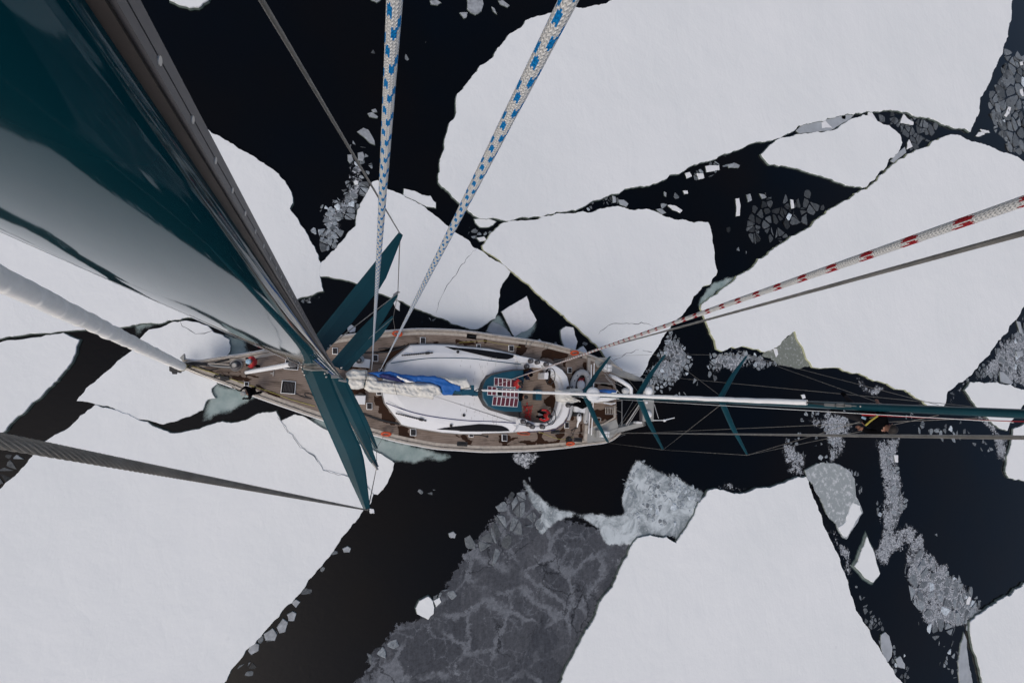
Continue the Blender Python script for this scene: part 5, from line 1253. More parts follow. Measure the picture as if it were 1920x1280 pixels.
for k in range(16):
    a_ = rn.uniform(0, 6.28); p = W(*T(z3, [(705 + rn.uniform(-25, 35), 800 + rn.uniform(-60, 90))])[0], DZ + .05 + rn.random() * .1)
    q = W(*T(z3, [(650 + rn.uniform(-10, 80), 730 + rn.uniform(-10, 170))])[0], DZ + .06)
    mb.tube([p, p.lerp(q, .5) + Vector((rn.gauss(0, .1), rn.gauss(0, .1), .05)), q], .014, 5)
mk('sheet_tail', mb.out(), 'red', yacht)['label'] = 'tangle of red sheets in the cockpit'
mb = MB()
for k in range(5):
    c = W(*T(z3, [(885, 440)])[0], DZ + .55); r_ = .10 + .012 * k
    mb.tube([c + SX * (r_ * 2.2 * math.cos(j * math.pi / 8)) + AX * (r_ * math.sin(j * math.pi / 8)) + UP * .02 * k for j in range(17)], .015, 5, caps=False)
mk('rope_coil', mb.out(), 'greycloth', yacht)

# ------------------------------------------------------------------ main mast
def bend(z):
    d = max(0.0, (HC - z) / 24.4); return 0.36 * d ** 1.5
MU, MV = -0.40, 0.27                       # mast centre: u (aft), v (starboard) from the eye
def mc(z): return BW(MU + bend(z), MV - 0.05 * max(0, (HC - z) / 24.4), z)
def extrude_section(sec, zs):
    vs, fs = [], []; n = len(sec)
    for z in zs:
        c = mc(z)
        for (x, y) in sec: vs.append(c + AX * x + SX * y)
    for k in range(len(zs) - 1):
        for i in range(n):
            j = (i + 1) % n; fs.append((k * n + j, k * n + i, (k + 1) * n + i, (k + 1) * n + j))
    fs.append(tuple(range(n))); fs.append(tuple(range(len(vs) - 1, len(vs) - n - 1, -1)))
    return (vs, fs)
sec = []
for k in range(96):
    th = 2 * math.pi * k / 96; cx_, sy_ = math.cos(th), math.sin(th)
    x = 0.20 * (abs(cx_) ** 0.95) * (1 if cx_ > 0 else -1); y = 0.10 * (abs(sy_) ** 0.9) * (1 if sy_ > 0 else -1)
    sec.append((x, y))
zs = [DZ] + [2 + k * 0.5 for k in range(56)]
mast = mk('main_mast', extrude_section(sec, zs), 'mast', yacht, origin=mc(DZ), sm=True)
mk('track_groove', extrude_section([(0.198, -0.017), (0.212, -0.017), (0.212, 0.017), (0.198, 0.017)], zs), 'groove', mast)
mk('sail_track', extrude_section([(0.212, -0.0135), (0.2175, -0.0135), (0.2175, -0.003), (0.2163, -0.0025), (0.2163, -0.0015), (0.2175, -0.001), (0.2175, 0.0135), (0.212, 0.0135)], zs), 'track', mast)
mb = MB(); mb2 = MB()
z = HC - 0.18
while z > HC - 4.5:
    c = mc(z) + AX * 0.2172 - SX * 0.0035
    mb.tube([c, c + AX * 0.0012], [0.0048, 0.0042], 14); mb2.box(c + AX * .0012 - UP * 0.0045, 0.0006, 0.0011, 0.009)
    z -= 0.1
scr = mk('track_screw', mb.out(), 'steel', mast); scr['kind'] = 'stuff'
# halyards lying down the aft port corner of the mast
for (x, y, r, m_) in ((0.185, -0.075, .007, 'sail'), (0.165, -0.088, .006, 'blue'), (0.15, -0.098, .007, 'wire'), (0.20, -0.05, .006, 'wire')):
    mk('halyard', MB().tube([mc(zz) + AX * x + SX * y for zz in (22.0, 20, 17, 14, 11, 8, 5, 3.2)], [.5 * r, r, r, r * 1.2, r * 1.4, r * 1.6, r * 1.8, r * 2], 6).out(), m_, mast)

def spreader(lead, trail, z, parent, th=0.02, mat='teal'):
    n = 12
    def samp(px):
        P = P3(px, z); L = [0]
        for a, b in zip(P[:-1], P[1:]): L.append(L[-1] + (b - a).length)
        out = []
        for j in range(n + 1):
            s_ = j / n * L[-1]; i = max(q for q in range(len(P) - 1) if L[q] <= s_ + 1e-9)
            out.append(P[i].lerp(P[i + 1], (s_ - L[i]) / (L[i + 1] - L[i])))
        return out
    A, B = samp(lead), samp(trail); vs, fs = [], []
    for k, (a, b) in enumerate(zip(A, B)):
        t_ = th * (1 - .5 * k / n)
        m1 = a.lerp(b, .36)
        vs += [a - UP * .004, a.lerp(b, .06) + UP * t_ * .5, m1 + UP * t_, a.lerp(b, .9) + UP * t_ * .45, b, m1 - UP * t_]
    for k in range(n):
        for i in range(6):
            j = (i + 1) % 6; fs.append((k * 6 + i, k * 6 + j, (k + 1) * 6 + j, (k + 1) * 6 + i))
    fs += [(0, 5, 4, 3, 2, 1), tuple(n * 6 + i for i in range(6))]
    return mk('spreader', (vs, fs), mat, parent)
spreader([(560, 668), (748, 435)], [(606, 664), (657, 609), (720.5, 530), (755.5, 441)], 20.2, mast)
spreader([(565, 690), (604, 783), (651.6, 889.7), (681, 953)], [(614, 690), (630, 733), (654, 789), (679.5, 844.5), (685, 874), (694, 953)], 20.2, mast)
spreader([(617, 683), (671, 621), (741, 551)], [(640.6, 692), (680, 647.5), (715, 608), (746.7, 553.5)], 14.2, mast)
spreader([(609, 700), (646, 773), (689, 860), (703, 876)], [(646, 712), (665, 755), (694, 820), (700.7, 850), (710, 874)], 14.2, mast)
spreader([(635, 692), (693, 630), (735, 592)], [(651.6, 695), (680, 665), (715, 630), (739, 594)], 8.2, mast)
spreader([(632, 702), (665, 770), (702, 840.5)], [(652, 716), (689, 789), (699, 813), (709, 840.5)], 8.2, mast)
# fittings where the top spreaders meet the mast
mb = MB()
for pts in ([(40, 455), (90, 470), (300, 490), (480, 500)], [(90, 540), (270, 570), (490, 565), (560, 590), (590, 640)], [(650, 685), (780, 685)], [(650, 712), (780, 715)], [(800, 770), (900, 790), (960, 800)]):
    mb.tube([W(*p, 20.29) for p in T(s1, pts)], .012, 6)
for p in T(s1, [(60, 510), (85, 598), (117, 665), (272, 558), (488, 568), (524, 640), (553, 708), (105, 420), (120, 385), (300, 490)]): mb.ball(W(*p, 20.27), .014, seg=8)
mk('spreader_collar', mb.out(), 'steel', mast)
sub_ = MB().prism(ccw([W(*p, 20.25) for p in T(s1, [(90, 485), (300, 500), (480, 510), (490, 545), (300, 555), (100, 530)])]), 20.22, 20.25); mk('collar_plate', sub_.out(), 'beige', mast)
for p in T(s1, [(635, 80), (590, 140), (855, 525)]): mk('spreader_bolt', MB().ball(W(*p, 20.24), .014, seg=8).out(), 'steel', mast)
for q in (T(t5, [(595, 855), (625, 890), (632, 905)]), T(t54, [(905, 610), (945, 580), (955, 590)])): mk('spreader_tip_fitting', MB().tube([W(*p, 14.27) for p in q], .03, 6).out(), 'steel', mast)

# ------------------------------------------------------------------ standing rigging of the main mast
def wire(name, p, q, r, mat='wire', ext=0.0, parent=yacht, seg=8, n=2):
    d = q - p; q = p + d * (1 + ext)
    return mk(name, MB().tube([p.lerp(q, k / (n - 1)) for k in range(n)] if n > 2 else [p, q], r, seg).out(), mat, parent, sm=True)
def laid(name, p, q, r, mat, lobes=12, pitch=0.16, depth=0.14, parent=yacht, n=700, seg=60, uv=False, near=None):
    """a laid wire: the lobed section turns along its length"""
    d = (q - p); L = d.length; t_ = d / L; a = t_.orthogonal().normalized(); b = t_.cross(a)
    vs, fs = [], []
    for i in range(n + 1):
        s_ = (i / n) ** 1.0 if near is None else 1 - (1 - i / n) ** near
        c = p + d * s_; ph = 2 * math.pi * s_ * L / pitch
        for k in range(seg):
            th = 2 * math.pi * k / seg
            rr = r * (1 - depth * (1 - abs(math.cos(lobes * (th - ph) / 2))))
            vs.append(c + (a * math.cos(th) + b * math.sin(th)) * rr)
    for i in range(n):
        for k in range(seg):
            j = (k + 1) % seg; fs.append((i * seg + k, i * seg + j, (i + 1) * seg + j, (i + 1) * seg + k))
    return mk(name, (vs, fs), mat, parent, sm=True)
tipP, tipS = W(690, 956, 20.2), W(750, 438, 20.2)
sp = N(0, 826, .46); p_end = tipP + (sp - tipP) * 1.15
laid('shroud', tipP, p_end, 0.0078, 'wire', parent=yacht, pitch=.17, lobes=12, depth=.42, n=1300, near=2.2)
sq = N(490, 0, 1.05); laid('shroud', tipS, tipS + (sq - tipS) * 1.2, 0.0068, 'wire', parent=yacht, pitch=.16, lobes=10, depth=.3, n=800, near=1.8)
mid_s, mid_p, low_s, low_p = W(746, 550, 14.2), W(706, 876, 14.2), W(737, 596, 8.2), W(706, 840, 8.2)
for a, b in ((tipS, mid_s), (mid_s, low_s), (low_s, W(742, 628, DZ)), (tipP, mid_p), (mid_p, low_p), (low_p, W(722, 813, DZ)), (mid_s, mc(19.9)), (mid_p, mc(19.9)), (low_s, mc(13.9)), (low_p, mc(13.9))):
    wire('shroud', a, b, 0.008)
# forestay with the furled genoa wound round it
def spiral_roll(name, p, q, r0, r1, turns, mat, label, n=240, seg=22, amp=.10, seed=2, red=False):
    rnd = random.Random(seed); d = q - p; L = d.length; t_ = d / L; a = t_.orthogonal().normalized(); b = t_.cross(a); vs, fs = [], []
    for i in range(n + 1):
        s_ = i / n; rr = r0 + (r1 - r0) * s_; ph = 2 * math.pi * turns * s_
        wob = (a * noise.noise(Vector((s_ * 30, seed, 0))) + b * noise.noise(Vector((s_ * 30, seed, 9)))) * rr * .12
        for k in range(seg):
            th = 2 * math.pi * k / seg; f = ((th - ph) / (2 * math.pi)) % 1
            rad = rr * (1 - amp * f + .03 * noise.noise(Vector((s_ * 60, math.cos(th) * 2, math.sin(th) * 2))))
            vs.append(p + d * s_ + wob + (a * math.cos(th) + b * math.sin(th)) * rad)
    for i in range(n):
        for k in range(seg):
            j = (k + 1) % seg; fs.append((i * seg + k, i * seg + j, (i + 1) * seg + j, (i + 1) * seg + k))
    o = mk(name, (vs, fs), mat, yacht, sm=True); o['label'] = label; return o
g0, g1 = W(341, 687, 2.3), N(-40, 504, 4.1)
g2 = g0 + (g1 - g0) * 1.08
spiral_roll('furled_sail', g0, g2, .185, .112, 24, 'genoa', 'long white headsail rolled tight on the forestay', n=900, seg=40, amp=.085)
mk('furler_drum', MB().tube([g0 - (g1 - g0).normalized() * .25, g0 - (g1 - g0).normalized() * .02, g0 + (g1 - g0).normalized() * .06], [.13, .19, .18], 14).out(), 'yline', yacht)
wire('forestay', W(347, 685, DZ), g0, .03, 'dark')
i0, i1 = W(462, 698, 2.05), W(545, 683, 11.4)
spiral_roll('furled_sail', i0, i1, .085, .075, 22, 'sail', 'short white staysail rolled on the inner forestay', n=160, seg=14, amp=.12, seed=4)
dri = (i1 - i0).normalized()
mk('furler_swivel', MB().tube([i1, i1 + dri * .2, i1 + dri * .5, i1 + dri * .7], [.06, .10, .09, .04], 10).out(), 'track', yacht)
wire('inner_forestay', i1, mc(14.1) - AX * .2, .012)
mk('furler_drum', MB().tube([i0 - dri * .25, i0], [.08, .09], 10).out(), 'dark', yacht)
wire('inner_stay', W(462, 706, DZ), i0, .02, 'dark')
# twin backstays
b0 = W(1143, 811, 1.9); b1 = N(1920, 820, 1.36); laid('backstay', b0, b0 + (b1 - b0) * 1.1, .0065, 'wire', pitch=.14, lobes=8, n=500, seg=32, near=2.0)
b0 = W(1030, 680, 2.45); b1 = N(1920, 437, .92); laid('backstay', b0, b0 + (b1 - b0) * 1.1, .0062, 'wire', pitch=.14, lobes=8, n=500, seg=32, near=2.0)
wire('backstay_tail', W(1040, 811, 2.4), W(1143, 811, 1.9), .008)

# ------------------------------------------------------------------ boom and stowed mainsail
ZB = 3.2
boom = mk('main_boom', MB().tube([W(648, 713, ZB), W(895, 738, ZB)], [.13, .12], 12).out(), 'roofteal', yacht)
mb = MB()
for a, b, r in (((880, 738), (905, 733), .03), ((884, 735), (900, 728), .02), ((885, 742), (902, 738), .02)): mb.tube([W(*a, ZB + .1), W(*b, ZB - .1)], r, 6)
mk('mainsheet_block', mb.out(), 'dark', boom)
mk('boom_end', MB().prism(ccw(P3(T(z2, [(1195, 600), (1225, 600), (1225, 690), (1110, 695), (1110, 640), (1205, 640)]), ZB + .1)), ZB - .1, ZB + .12).out(), 'roofteal', boom)
mk('boom_mouth', MB().prism(ccw(P3(T(z2, [(1040, 655), (1110, 650), (1195, 660), (1190, 692), (1030, 695)]), ZB)), ZB - .2, ZB + .02).out(), 'dark', boom)
def puffy(name, px, z, h, mat, parent, res=.055, nz=.05, ns=5.0, seed=1, rimw=.16, low=.25, folds=None):
    pl = ccw(P3(px, z)); q = [Vector((p.x, p.y)) for p in jag(pl, .10, .06, random.Random(seed))]
    pp = [(v.x, v.y) for v in q]
    ed_ = [(i, (i + 1) % len(q)) for i in range(len(q))]; pts = list(q)
    xs = [v.x for v in q]; ys = [v.y for v in q]; x = min(xs)
    while x < max(xs):
        y = min(ys)
        while y < max(ys):
            if inside(pp, x, y) and edist(pp, x, y) > res * .45: pts.append(Vector((x, y)))
            y += res
        x += res
    v2, e2, f2 = geometry.delaunay_2d_cdt(pts, ed_, [list(range(len(q)))], 1, 1e-6)[:3]
    vs = []
    for v in v2:
        e = min(1, edist(pp, v.x, v.y) / rimw); e = math.sqrt(max(0, 1 - (1 - e) ** 2))
        u, w2 = v.x * AX.x + v.y * AX.y, v.x * SX.x + v.y * SX.y
        f_ = noise.noise(Vector((u * ns * .35, w2 * ns * 1.4, seed))) + .6 * noise.noise(Vector((u * ns * 1.3, w2 * ns * 1.8, seed + 5))) + .9 * (0.3 - abs(noise.noise(Vector((u * ns * .8 + w2 * 2, w2 * ns, seed + 9)))))
        vs.append(Vector((v.x, v.y, z - low * (1 - e) + h * e + nz * f_ * (.35 + .65 * e) + nz * .45 * (0.3 - abs(noise.noise(Vector((u * ns * 2.2 + w2 * 3, w2 * ns * 3.0, seed + 3))))))))
    n0 = len(vs); nb = len(q); fs = [tuple(f) for f in f2]
    # skirt down from the rim
    m_ = {}
    cnt = {}
    for f in fs:
        for i in range(len(f)):
            k = (f[i], f[(i + 1) % len(f)]); cnt[k] = 1
    for (a, b) in list(cnt):
        if (b, a) not in cnt:
            for x_ in (a, b):
                if x_ not in m_:
                    m_[x_] = len(vs); vs.append(vs[x_] - UP * .12)
            fs.append((b, a, m_[a], m_[b]))
    return mk(name, (vs, fs), mat, parent, sm=True)
puffy('sail_fold', T(z2, [(40, 490), (75, 465), (110, 450), (180, 462), (240, 458), (245, 500), (235, 540), (215, 600), (215, 625), (160, 640), (110, 640), (70, 625), (55, 590), (60, 545)]), ZB + .1, .22, 'cream', boom, nz=.13, seed=3).__setitem__('label', 'cream bunched luff of the stowed mainsail by the mast')
puffy('sail_fold', T(z2, [(215, 560), (235, 510), (280, 500), (330, 530), (345, 555), (420, 560), (520, 570), (620, 580), (760, 572), (850, 580), (900, 600), (925, 640), (930, 690), (865, 695), (855, 735), (800, 720), (700, 712), (600, 700), (500, 688), (400, 672), (320, 670), (260, 665), (215, 635)]), ZB + .1, .20, 'cream', boom, nz=.13, seed=4).__setitem__('label', 'cream folds of the stowed mainsail')
puffy('sail_fold', T(z2, [(880, 515), (960, 522), (1060, 532), (1160, 530), (1185, 575), (1200, 625), (1120, 645), (1050, 630), (980, 580), (920, 540)]), ZB + .0, .18, 'cream', boom, nz=.06, seed=5)
puffy('sail_cover', T(z2, [(240, 487), (340, 475), (440, 470), (500, 482), (560, 500), (700, 512), (870, 512), (960, 545), (1050, 585), (1112, 612), (1095, 662), (1045, 655), (1030, 692), (960, 695), (935, 680), (915, 620), (880, 600), (820, 580), (760, 572), (640, 582), (560, 570), (450, 550), (345, 530), (290, 500)]), ZB + .1, .12, 'blue', boom, nz=.03, rimw=.05, low=.12, seed=6)['label'] = 'bright blue sail panel'
puffy('sail_cover', T(z2, [(320, 488), (440, 497), (500, 520), (590, 575), (520, 568), (450, 553), (360, 528)]), ZB + .22, .12, 'purple', boom, nz=.03, rimw=.05, low=.12, seed=7)['label'] = 'navy sail panel'
puffy('sail_cover', T(z2, [(440, 497), (520, 508), (600, 540), (690, 576), (610, 578), (540, 550), (490, 515)]), ZB + .26, .12, 'sail', boom, nz=.03, rimw=.05, low=.12, seed=8)['label'] = 'white stripe of the sail panel'
puffy('sail_cover', T(z2, [(620, 510), (660, 512), (740, 545), (710, 545)]), ZB + .26, .06, 'sail', boom, nz=.02, seed=9)
mb = MB()
for pts in ([(222, 470), (226, 540), (215, 620)], [(490, 570), (497, 630), (512, 686)], [(60, 545), (180, 548), (330, 560), (500, 572)]):
    mb.tube([W(*p, ZB + .48) for p in T(z2, pts)], .012, 5)
mk('sail_tie', mb.out(), 'dark', boom)

# ------------------------------------------------------------------ mizzen mast and its gear
M0 = W(1045, 737, DZ)
def mz(z): return Vector((M0.x, M0.y, z))
mb = MB(); zz = [DZ + k * .5 for k in range(45)]
vs, fs = [], []
for z in zz:
    k_ = 1.0 - .28 * (z - DZ) / 22
    for k in range(28):
        th = 2 * math.pi * k / 28; vs.append(mz(z) + AX * (.15 * k_ * math.cos(th)) + SX * (.11 * k_ * math.sin(th)))
for i in range(len(zz) - 1):
    for k in range(28):
        j = (k + 1) % 28; fs.append((i * 28 + k, i * 28 + j, (i + 1) * 28 + j, (i + 1) * 28 + k))
mizzen = mk('mizzen_mast', (vs, fs), 'teal', yacht, origin=mz(DZ), sm=True)
t4 = (1260, 620, 4.922)
def zfor(x):                         # height at which the mizzen crosses a photo column
    lo, hi = DZ, 24
    for _ in range(40):
        m_ = (lo + hi) / 2; c = C2W.transposed() @ (mz(m_) - EYE)
        if 960 + F * c.x / -c.z < x: lo = m_
        else: hi = m_
    return (lo + hi) / 2
MSP = [((1092, 738), (1144, 667), (1140, 830), 8), ((1192, 741), (1247, 664), (1243, 843), 9), ((1346, 746), (1400, 666), (1401, 853), 9)]
tips = []
for (rt, ts, tp, wd) in MSP:
    z = zfor(rt[0] + 8)
    for tip in (ts, tp):
        s_ = -1 if tip is ts else 1
        w2 = wd
        y0 = rt[1] + (-2 if s_ < 0 else 4)
        lead = [(rt[0], y0), ((rt[0] + tip[0]) / 2 - 4.5, (y0 + tip[1]) / 2), (tip[0] - 2, tip[1] + (1 if s_ < 0 else -1))]
        trail = [(rt[0] + w2 + 3, y0), ((rt[0] + tip[0]) / 2 + w2 * .62, (y0 + tip[1]) / 2), (tip[0] + 2.2, tip[1] + (1 if s_ < 0 else -1))]
        spreader(lead, trail, z, mizzen, .03)
    tips.append((W(*ts, z), W(*tp, z), z))
def L2(a, b, r=.0055, za=None, zb=None): wire('mizzen_shroud', a, b, r, 'wire', parent=yacht, seg=6)
for i in (0, 1):
    L2(tips[i][0], tips[i + 1][0]); L2(tips[i][1], tips[i + 1][1])
    L2(mz(tips[i + 1][2]) + SX * .1, tips[i][0]); L2(mz(tips[i + 1][2]) - SX * .1, tips[i][1])
L2(tips[0][0], W(1130, 690, DZ)); L2(tips[0][1], W(1128, 820, DZ))
zt = zfor(1760); zc = zfor(1655)
L2(tips[2][0], mz(zt) + SX * .1); L2(tips[2][1], mz(zt) - SX * .1)
L2(tips[2][0], mz(zc) + SX * .08)
wire('triatic_stay', W(1180, 700, 1.9), mz(zfor(1820)) + SX * .1, .006, parent=yacht, seg=6)
wire('triatic_stay', W(1120, 815, 1.9), mz(zfor(1850)) - SX * .1, .006, parent=yacht, seg=6)
# hardware where the rolled staysail meets the mizzen
hc = []
mb = MB()
for x0, x1, r in ((1555, 1575, .035), (1578, 1592, .045), (1594, 1604, .03), (1604, 1614, .012)):
    a, b = zfor(x0), zfor(x1); mb.tube([mz(a) - AX * .15, mz(b) - AX * .15], r, 8)
mb.ball(mz(zfor(1620)) - AX * .12, .02)
mk('masthead_fitting', mb.out(), 'steel', mizzen)
s0, s9 = W(904, 731.5, 3.05), mz(zfor(1524)) - AX * .20 + SX * .035
spiral_roll('furled_sail', s0, s9, .052, .072, 30, 'sail', 'very long thin white staysail rolled up to the mizzen mast', n=260, seg=14, amp=.05, seed=6)
mk('furler_drum', MB().tube([s0 + (s0 - s9).normalized() * .2, s0], [.05, .08], 10).out(), 'dark', yacht)
wire('stay_bridle', s0, W(893, 736, ZB), .02, 'steel'); wire('stay_bridle', s0, W(896, 728, 2.4), .015, 'steel'); wire('stay_link', s9, mz(zfor(1560)) - AX * .15, .02, 'dark', parent=mizzen)
wire('topping_lift', W(1060, 743, 5), mz(zfor(1900)) - SX * .16, .006, 'sail', parent=yacht, seg=6)
# radar dome
c = mz(zfor(1128)) - AX * .45; mb = MB(); mb.tube([c - UP * .1, c - UP * .02, c + UP * .10, c + UP * .16], [.30, .33, .32, .2], 28)
mk('radar_dome', mb.out(), 'white', mizzen, sm=True)
mk('radar_bracket', MB().tube([c - UP * .1, mz(c.z - .25)], .04, 6).out(), 'white', mizzen)
# mizzen boom, stowed sail and cover
mboom = mk('mizzen_boom', MB().tube([W(1052, 738, 3.1), W(1160, 745, 3.1)], .08, 10).out(), 'white', yacht)
puffy('sail_fold', T(a1, [(45, 450), (100, 455), (200, 448), (300, 440), (385, 432), (395, 480), (400, 560), (390, 620), (300, 640), (200, 625), (140, 640), (60, 615), (48, 540)]), 3.2, .25, 'cream', mboom, nz=.12, seed=11, ns=7).__setitem__('label', 'cream bunched mizzen sail beside the cockpit')
puffy('sail_cover', T(a1, [(395, 500), (420, 480), (620, 480), (760, 500), (880, 500), (870, 580), (850, 605), (760, 625), (640, 640), (520, 650), (400, 640)]), 3.2, .22, 'sail', mboom, nz=.04, seed=12)
puffy('sail_cover', T(a1, [(420, 470), (440, 458), (600, 455), (880, 458), (880, 500), (760, 520), (640, 490), (440, 492)]), 3.3, .2, 'blue', mboom, nz=.04, seed=13)
puffy('sail_cover', T(a1, [(430, 478), (440, 460), (640, 470), (780, 500), (770, 522), (640, 500)]), 3.42, .14, 'purple', mboom, nz=.02, seed=14)
mb = MB()
for pts in ([(790, 530), (810, 500), (870, 500), (885, 465)], [(690, 640), (800, 660), (860, 640)]): mb.tube([W(*p, 3.5) for p in T(a1, pts)], .03, 6)
mk('boom_end', mb.out(), 'white', mboom)

# =================================================================== loose things aboard
# inflatable dinghy on the aft deck
dg = empty('inflatable_dinghy', W(1092, 745, DZ)); tag(dg, 'grey inflatable dinghy lashed across the aft deck', 'dinghy')
Dp = lambda a, b, z=2.15: W(*T(a1, [(a, b)])[0], z)
mb = MB(); mb.tube([Dp(190, 890), Dp(205, 800), Dp(225, 640), Dp(248, 440), Dp(262, 350), Dp(290, 280), Dp(335, 225), Dp(370, 208), Dp(400, 208), Dp(440, 225), Dp(465, 270), Dp(478, 350), Dp(472, 440), Dp(455, 650), Dp(442, 860), Dp(438, 915), Dp(435, 935)], [.08, .15, .165, .165, .165, .165, .165, .165, .165, .165, .165, .165, .165, .175, .175, .14, .06], 14)
mk('tube', mb.out(), 'tube', dg, sm=True)
mk('floor', MB().prism(ccw([Dp(a, b) for a, b in ((255, 420), (300, 300), (380, 235), (440, 300), (462, 440), (440, 830), (240, 830))]), 1.9, 1.98).out(), 'dark', dg)
mk('thwart', MB().prism(ccw([Dp(a, b) for a, b in ((262, 690), (420, 700), (410, 782), (265, 765))]), 2.1, 2.28).out(), 'white', dg)
mk('bow_bag', MB().ball(Dp(370, 385, 2.1), .26, .28, .18, 14).out(), 'white', dg, sm=True)
mb = MB(); rn = random.Random(2)
mb.tube([Dp(335 + 10 * k, 310 + 28 * math.sin(k * 2.1), 2.33) for k in range(9)], .014, 5); mk('painter', mb.out(), 'red', dg)
mb = MB()
for a, b in ((322, 257), (283, 325), (470, 272), (452, 900), (253, 410)): mb.ball(Dp(a, b, 2.31), .035, seg=8)
mk('valve', mb.out(), 'dark', dg)
om = empty('outboard_motor', Dp(345, 850, 2.0)); tag(om, 'white outboard motor clamped at the dinghy\'s stern', 'outboard motor')
mk('cowling', MB().ball(Dp(345, 850, 2.45), .13, .24, .16, 14).out(), 'white', om, sm=True)
mk('shaft', MB().tube([Dp(345, 880, 2.3), Dp(325, 935, 2.2), Dp(318, 985, 2.1)], [.06, .05, .03], 8).out(), 'sail', om)
mk('tiller', MB().box(Dp(348, 815, 2.6), .08, .10, .05).out(), 'dark', om)
mk('bracket', MB().box(Dp(290, 798, 2.0), .22, .2, .12).out(), 'dark', om)
mk('propeller', MB().tube([Dp(318, 985, 2.1), Dp(317, 995, 2.08)], [.06, .02], 6).out(), 'dark', om)
# life-raft canisters
for q, lab, qb in ((T(a1, [(690, 150), (735, 90), (815, 102), (812, 195), (765, 205)]), 'white strapped case on the starboard quarter', T(a1, [(640, 110), (720, 60), (745, 100), (700, 180)])), (T(a1, [(660, 1035), (778, 1040), (776, 1130), (655, 1128)]), 'white strapped case on the port quarter', T(a1, [(580, 1025), (660, 1025), (655, 1130), (580, 1125)]))):
    p = ccw(P3(q, 2.3)); rt = empty('life_raft', Vector((p[0].x, p[0].y, DZ))); tag(rt, lab, 'life raft case')
    mk('case', shell(p, [(0, 2.27), (-.05, 2.34)], DZ + .03).out(), 'white', rt)
    c = sum(p, Vector((0, 0, 0))) / len(p); mb = MB()
    for s_ in (-.12, .12): mb.box(Vector((c.x, c.y, 2.342)) + AX * s_, .03, .5, .006)
    mb.box(Vector((c.x, c.y, 2.347)), .5, .03, .005); mk('strap', mb.out(), 'grey', rt)
    mk('cradle', MB().prism(ccw(P3(qb, 2.0)), DZ + .03, 2.1).out(), 'grey', rt)
# life rings
for (x, y), lab in (((745, 625.5), 'orange life ring by the starboard rail just behind the mast spreaders'), ((1077.5, 661.5), 'orange life ring on the starboard rail by the quarter'), ((1069.5, 831.5), 'orange life ring on the port rail by the quarter'), ((724, 813.5), 'orange life ring on the port side deck below the mast spreaders')):
    c = W(x, y, DZ + .30); mb = MB()
    tl_ = .40
    for k in range(1):
        mb.tube([c + AX * (.21 * math.cos(j * math.pi / 12)) + (SX * tl_ * .9 + UP * (1 - tl_)) * (.24 * math.sin(j * math.pi / 12)) for j in range(25)], .05, 8, caps=False)
    lr = mk('life_ring', mb.out(), 'orange', sm=True); tag(lr, lab, 'life ring')
# buckets / coiled fender lines
c = W(981, 812, DZ); tag(mk('coiled_line', MB().tube([c + AX * (.35 * math.cos(j * .5)) + SX * (.07 * math.sin(j * .5)) + UP * (.02 + .004 * j) for j in range(26)], .018, 5).out(), 'orange'), 'orange coiled line on the port side deck', 'line')
c = W(*T(a1, [(195, 1160)])[0], DZ); tag(mk('mooring_reel', MB().tube([c, c + UP * .22], [.2, .12], 10).out(), 'dark'), 'black bag by the port quarter life ring', 'bag')

# running ropes seen close to the eye
def rope(name, p, q, r, mat, label, n=500, seg=24, ext=.25):
    q = p + (q - p) * (1 + ext); d = q - p; L = d.length; t_ = d / L; a = t_.orthogonal().normalized(); b = t_.cross(a)
    vs, fs, uvs = [], [], []
    for i in range(n + 1):
        for k in range(seg):
            th = 2 * math.pi * k / seg; s_ = i / n
            fuzz = 1 + .05 * noise.noise(Vector((s_ * L * 160, math.cos(th) * 3, math.sin(th) * 3)))
            vs.append(p + d * s_ + (a * math.cos(th) + b * math.sin(th)) * r * fuzz)
    for i in range(n):
        for k in range(seg):
            j = (k + 1) % seg; fs.append((i * seg + k, i * seg + j, (i + 1) * seg + j, (i + 1) * seg + k))
            v0, v1 = i / n * L, (i + 1) / n * L; u0, u1 = k / seg, (k + 1) / seg
            uvs += [u0, v0, u1, v0, u1, v1, u0, v1]
    o = mk(name, (vs, fs), mat, sm=True); l = o.data.uv_layers.new(name='UVMap'); l.data.foreach_set('uv', uvs)
    return tag(o, label, 'rope')
rope('braided_rope', W(697, 694, ZB + .4), N(740, 0, .42), .007, 'bluerope', 'white rope with blue flecks, the steeper one left of its twin')
rope('braided_rope', W(712, 696, ZB + .4), N(1066, 0, .36), .0071, 'bluerope', 'white rope with blue flecks, the slanting one right of its twin')
rope('braided_rope', W(925, 723, 3.05), N(1920, 377, .53), .0062, 'redrope', 'white rope with red flecks running off the right edge')

# =================================================================== people
def skin(pts, edges, rad, root, sub=1):
    me = bpy.data.meshes.new('tmp'); me.from_pydata([tuple(p) for p in pts], edges, []); me.update()
    bm = bmesh.new(); bm.from_mesh(me); lay = bm.verts.layers.skin.verify(); bm.verts.ensure_lookup_table()
    for i, v in enumerate(bm.verts):
        v[lay].radius = rad[i] if isinstance(rad[i], tuple) else (rad[i], rad[i]); v[lay].use_root = (i == root)
    bm.to_mesh(me); bm.free()
    o = bpy.data.objects.new('tmp', me); col.objects.link(o)
    m1 = o.modifiers.new('s', 'SKIN'); m1.use_smooth_shade = True
    m2 = o.modifiers.new('u', 'SUBSURF'); m2.levels = sub; m2.render_levels = sub
    dg_ = bpy.context.evaluated_depsgraph_get(); ev = o.evaluated_get(dg_); em = ev.to_mesh()
    vs = [v.co.copy() for v in em.vertices]; fs = [tuple(p.vertices) for p in em.polygons]
    ev.to_mesh_clear(); bpy.data.objects.remove(o); bpy.data.meshes.remove(me)
    return vs, fs
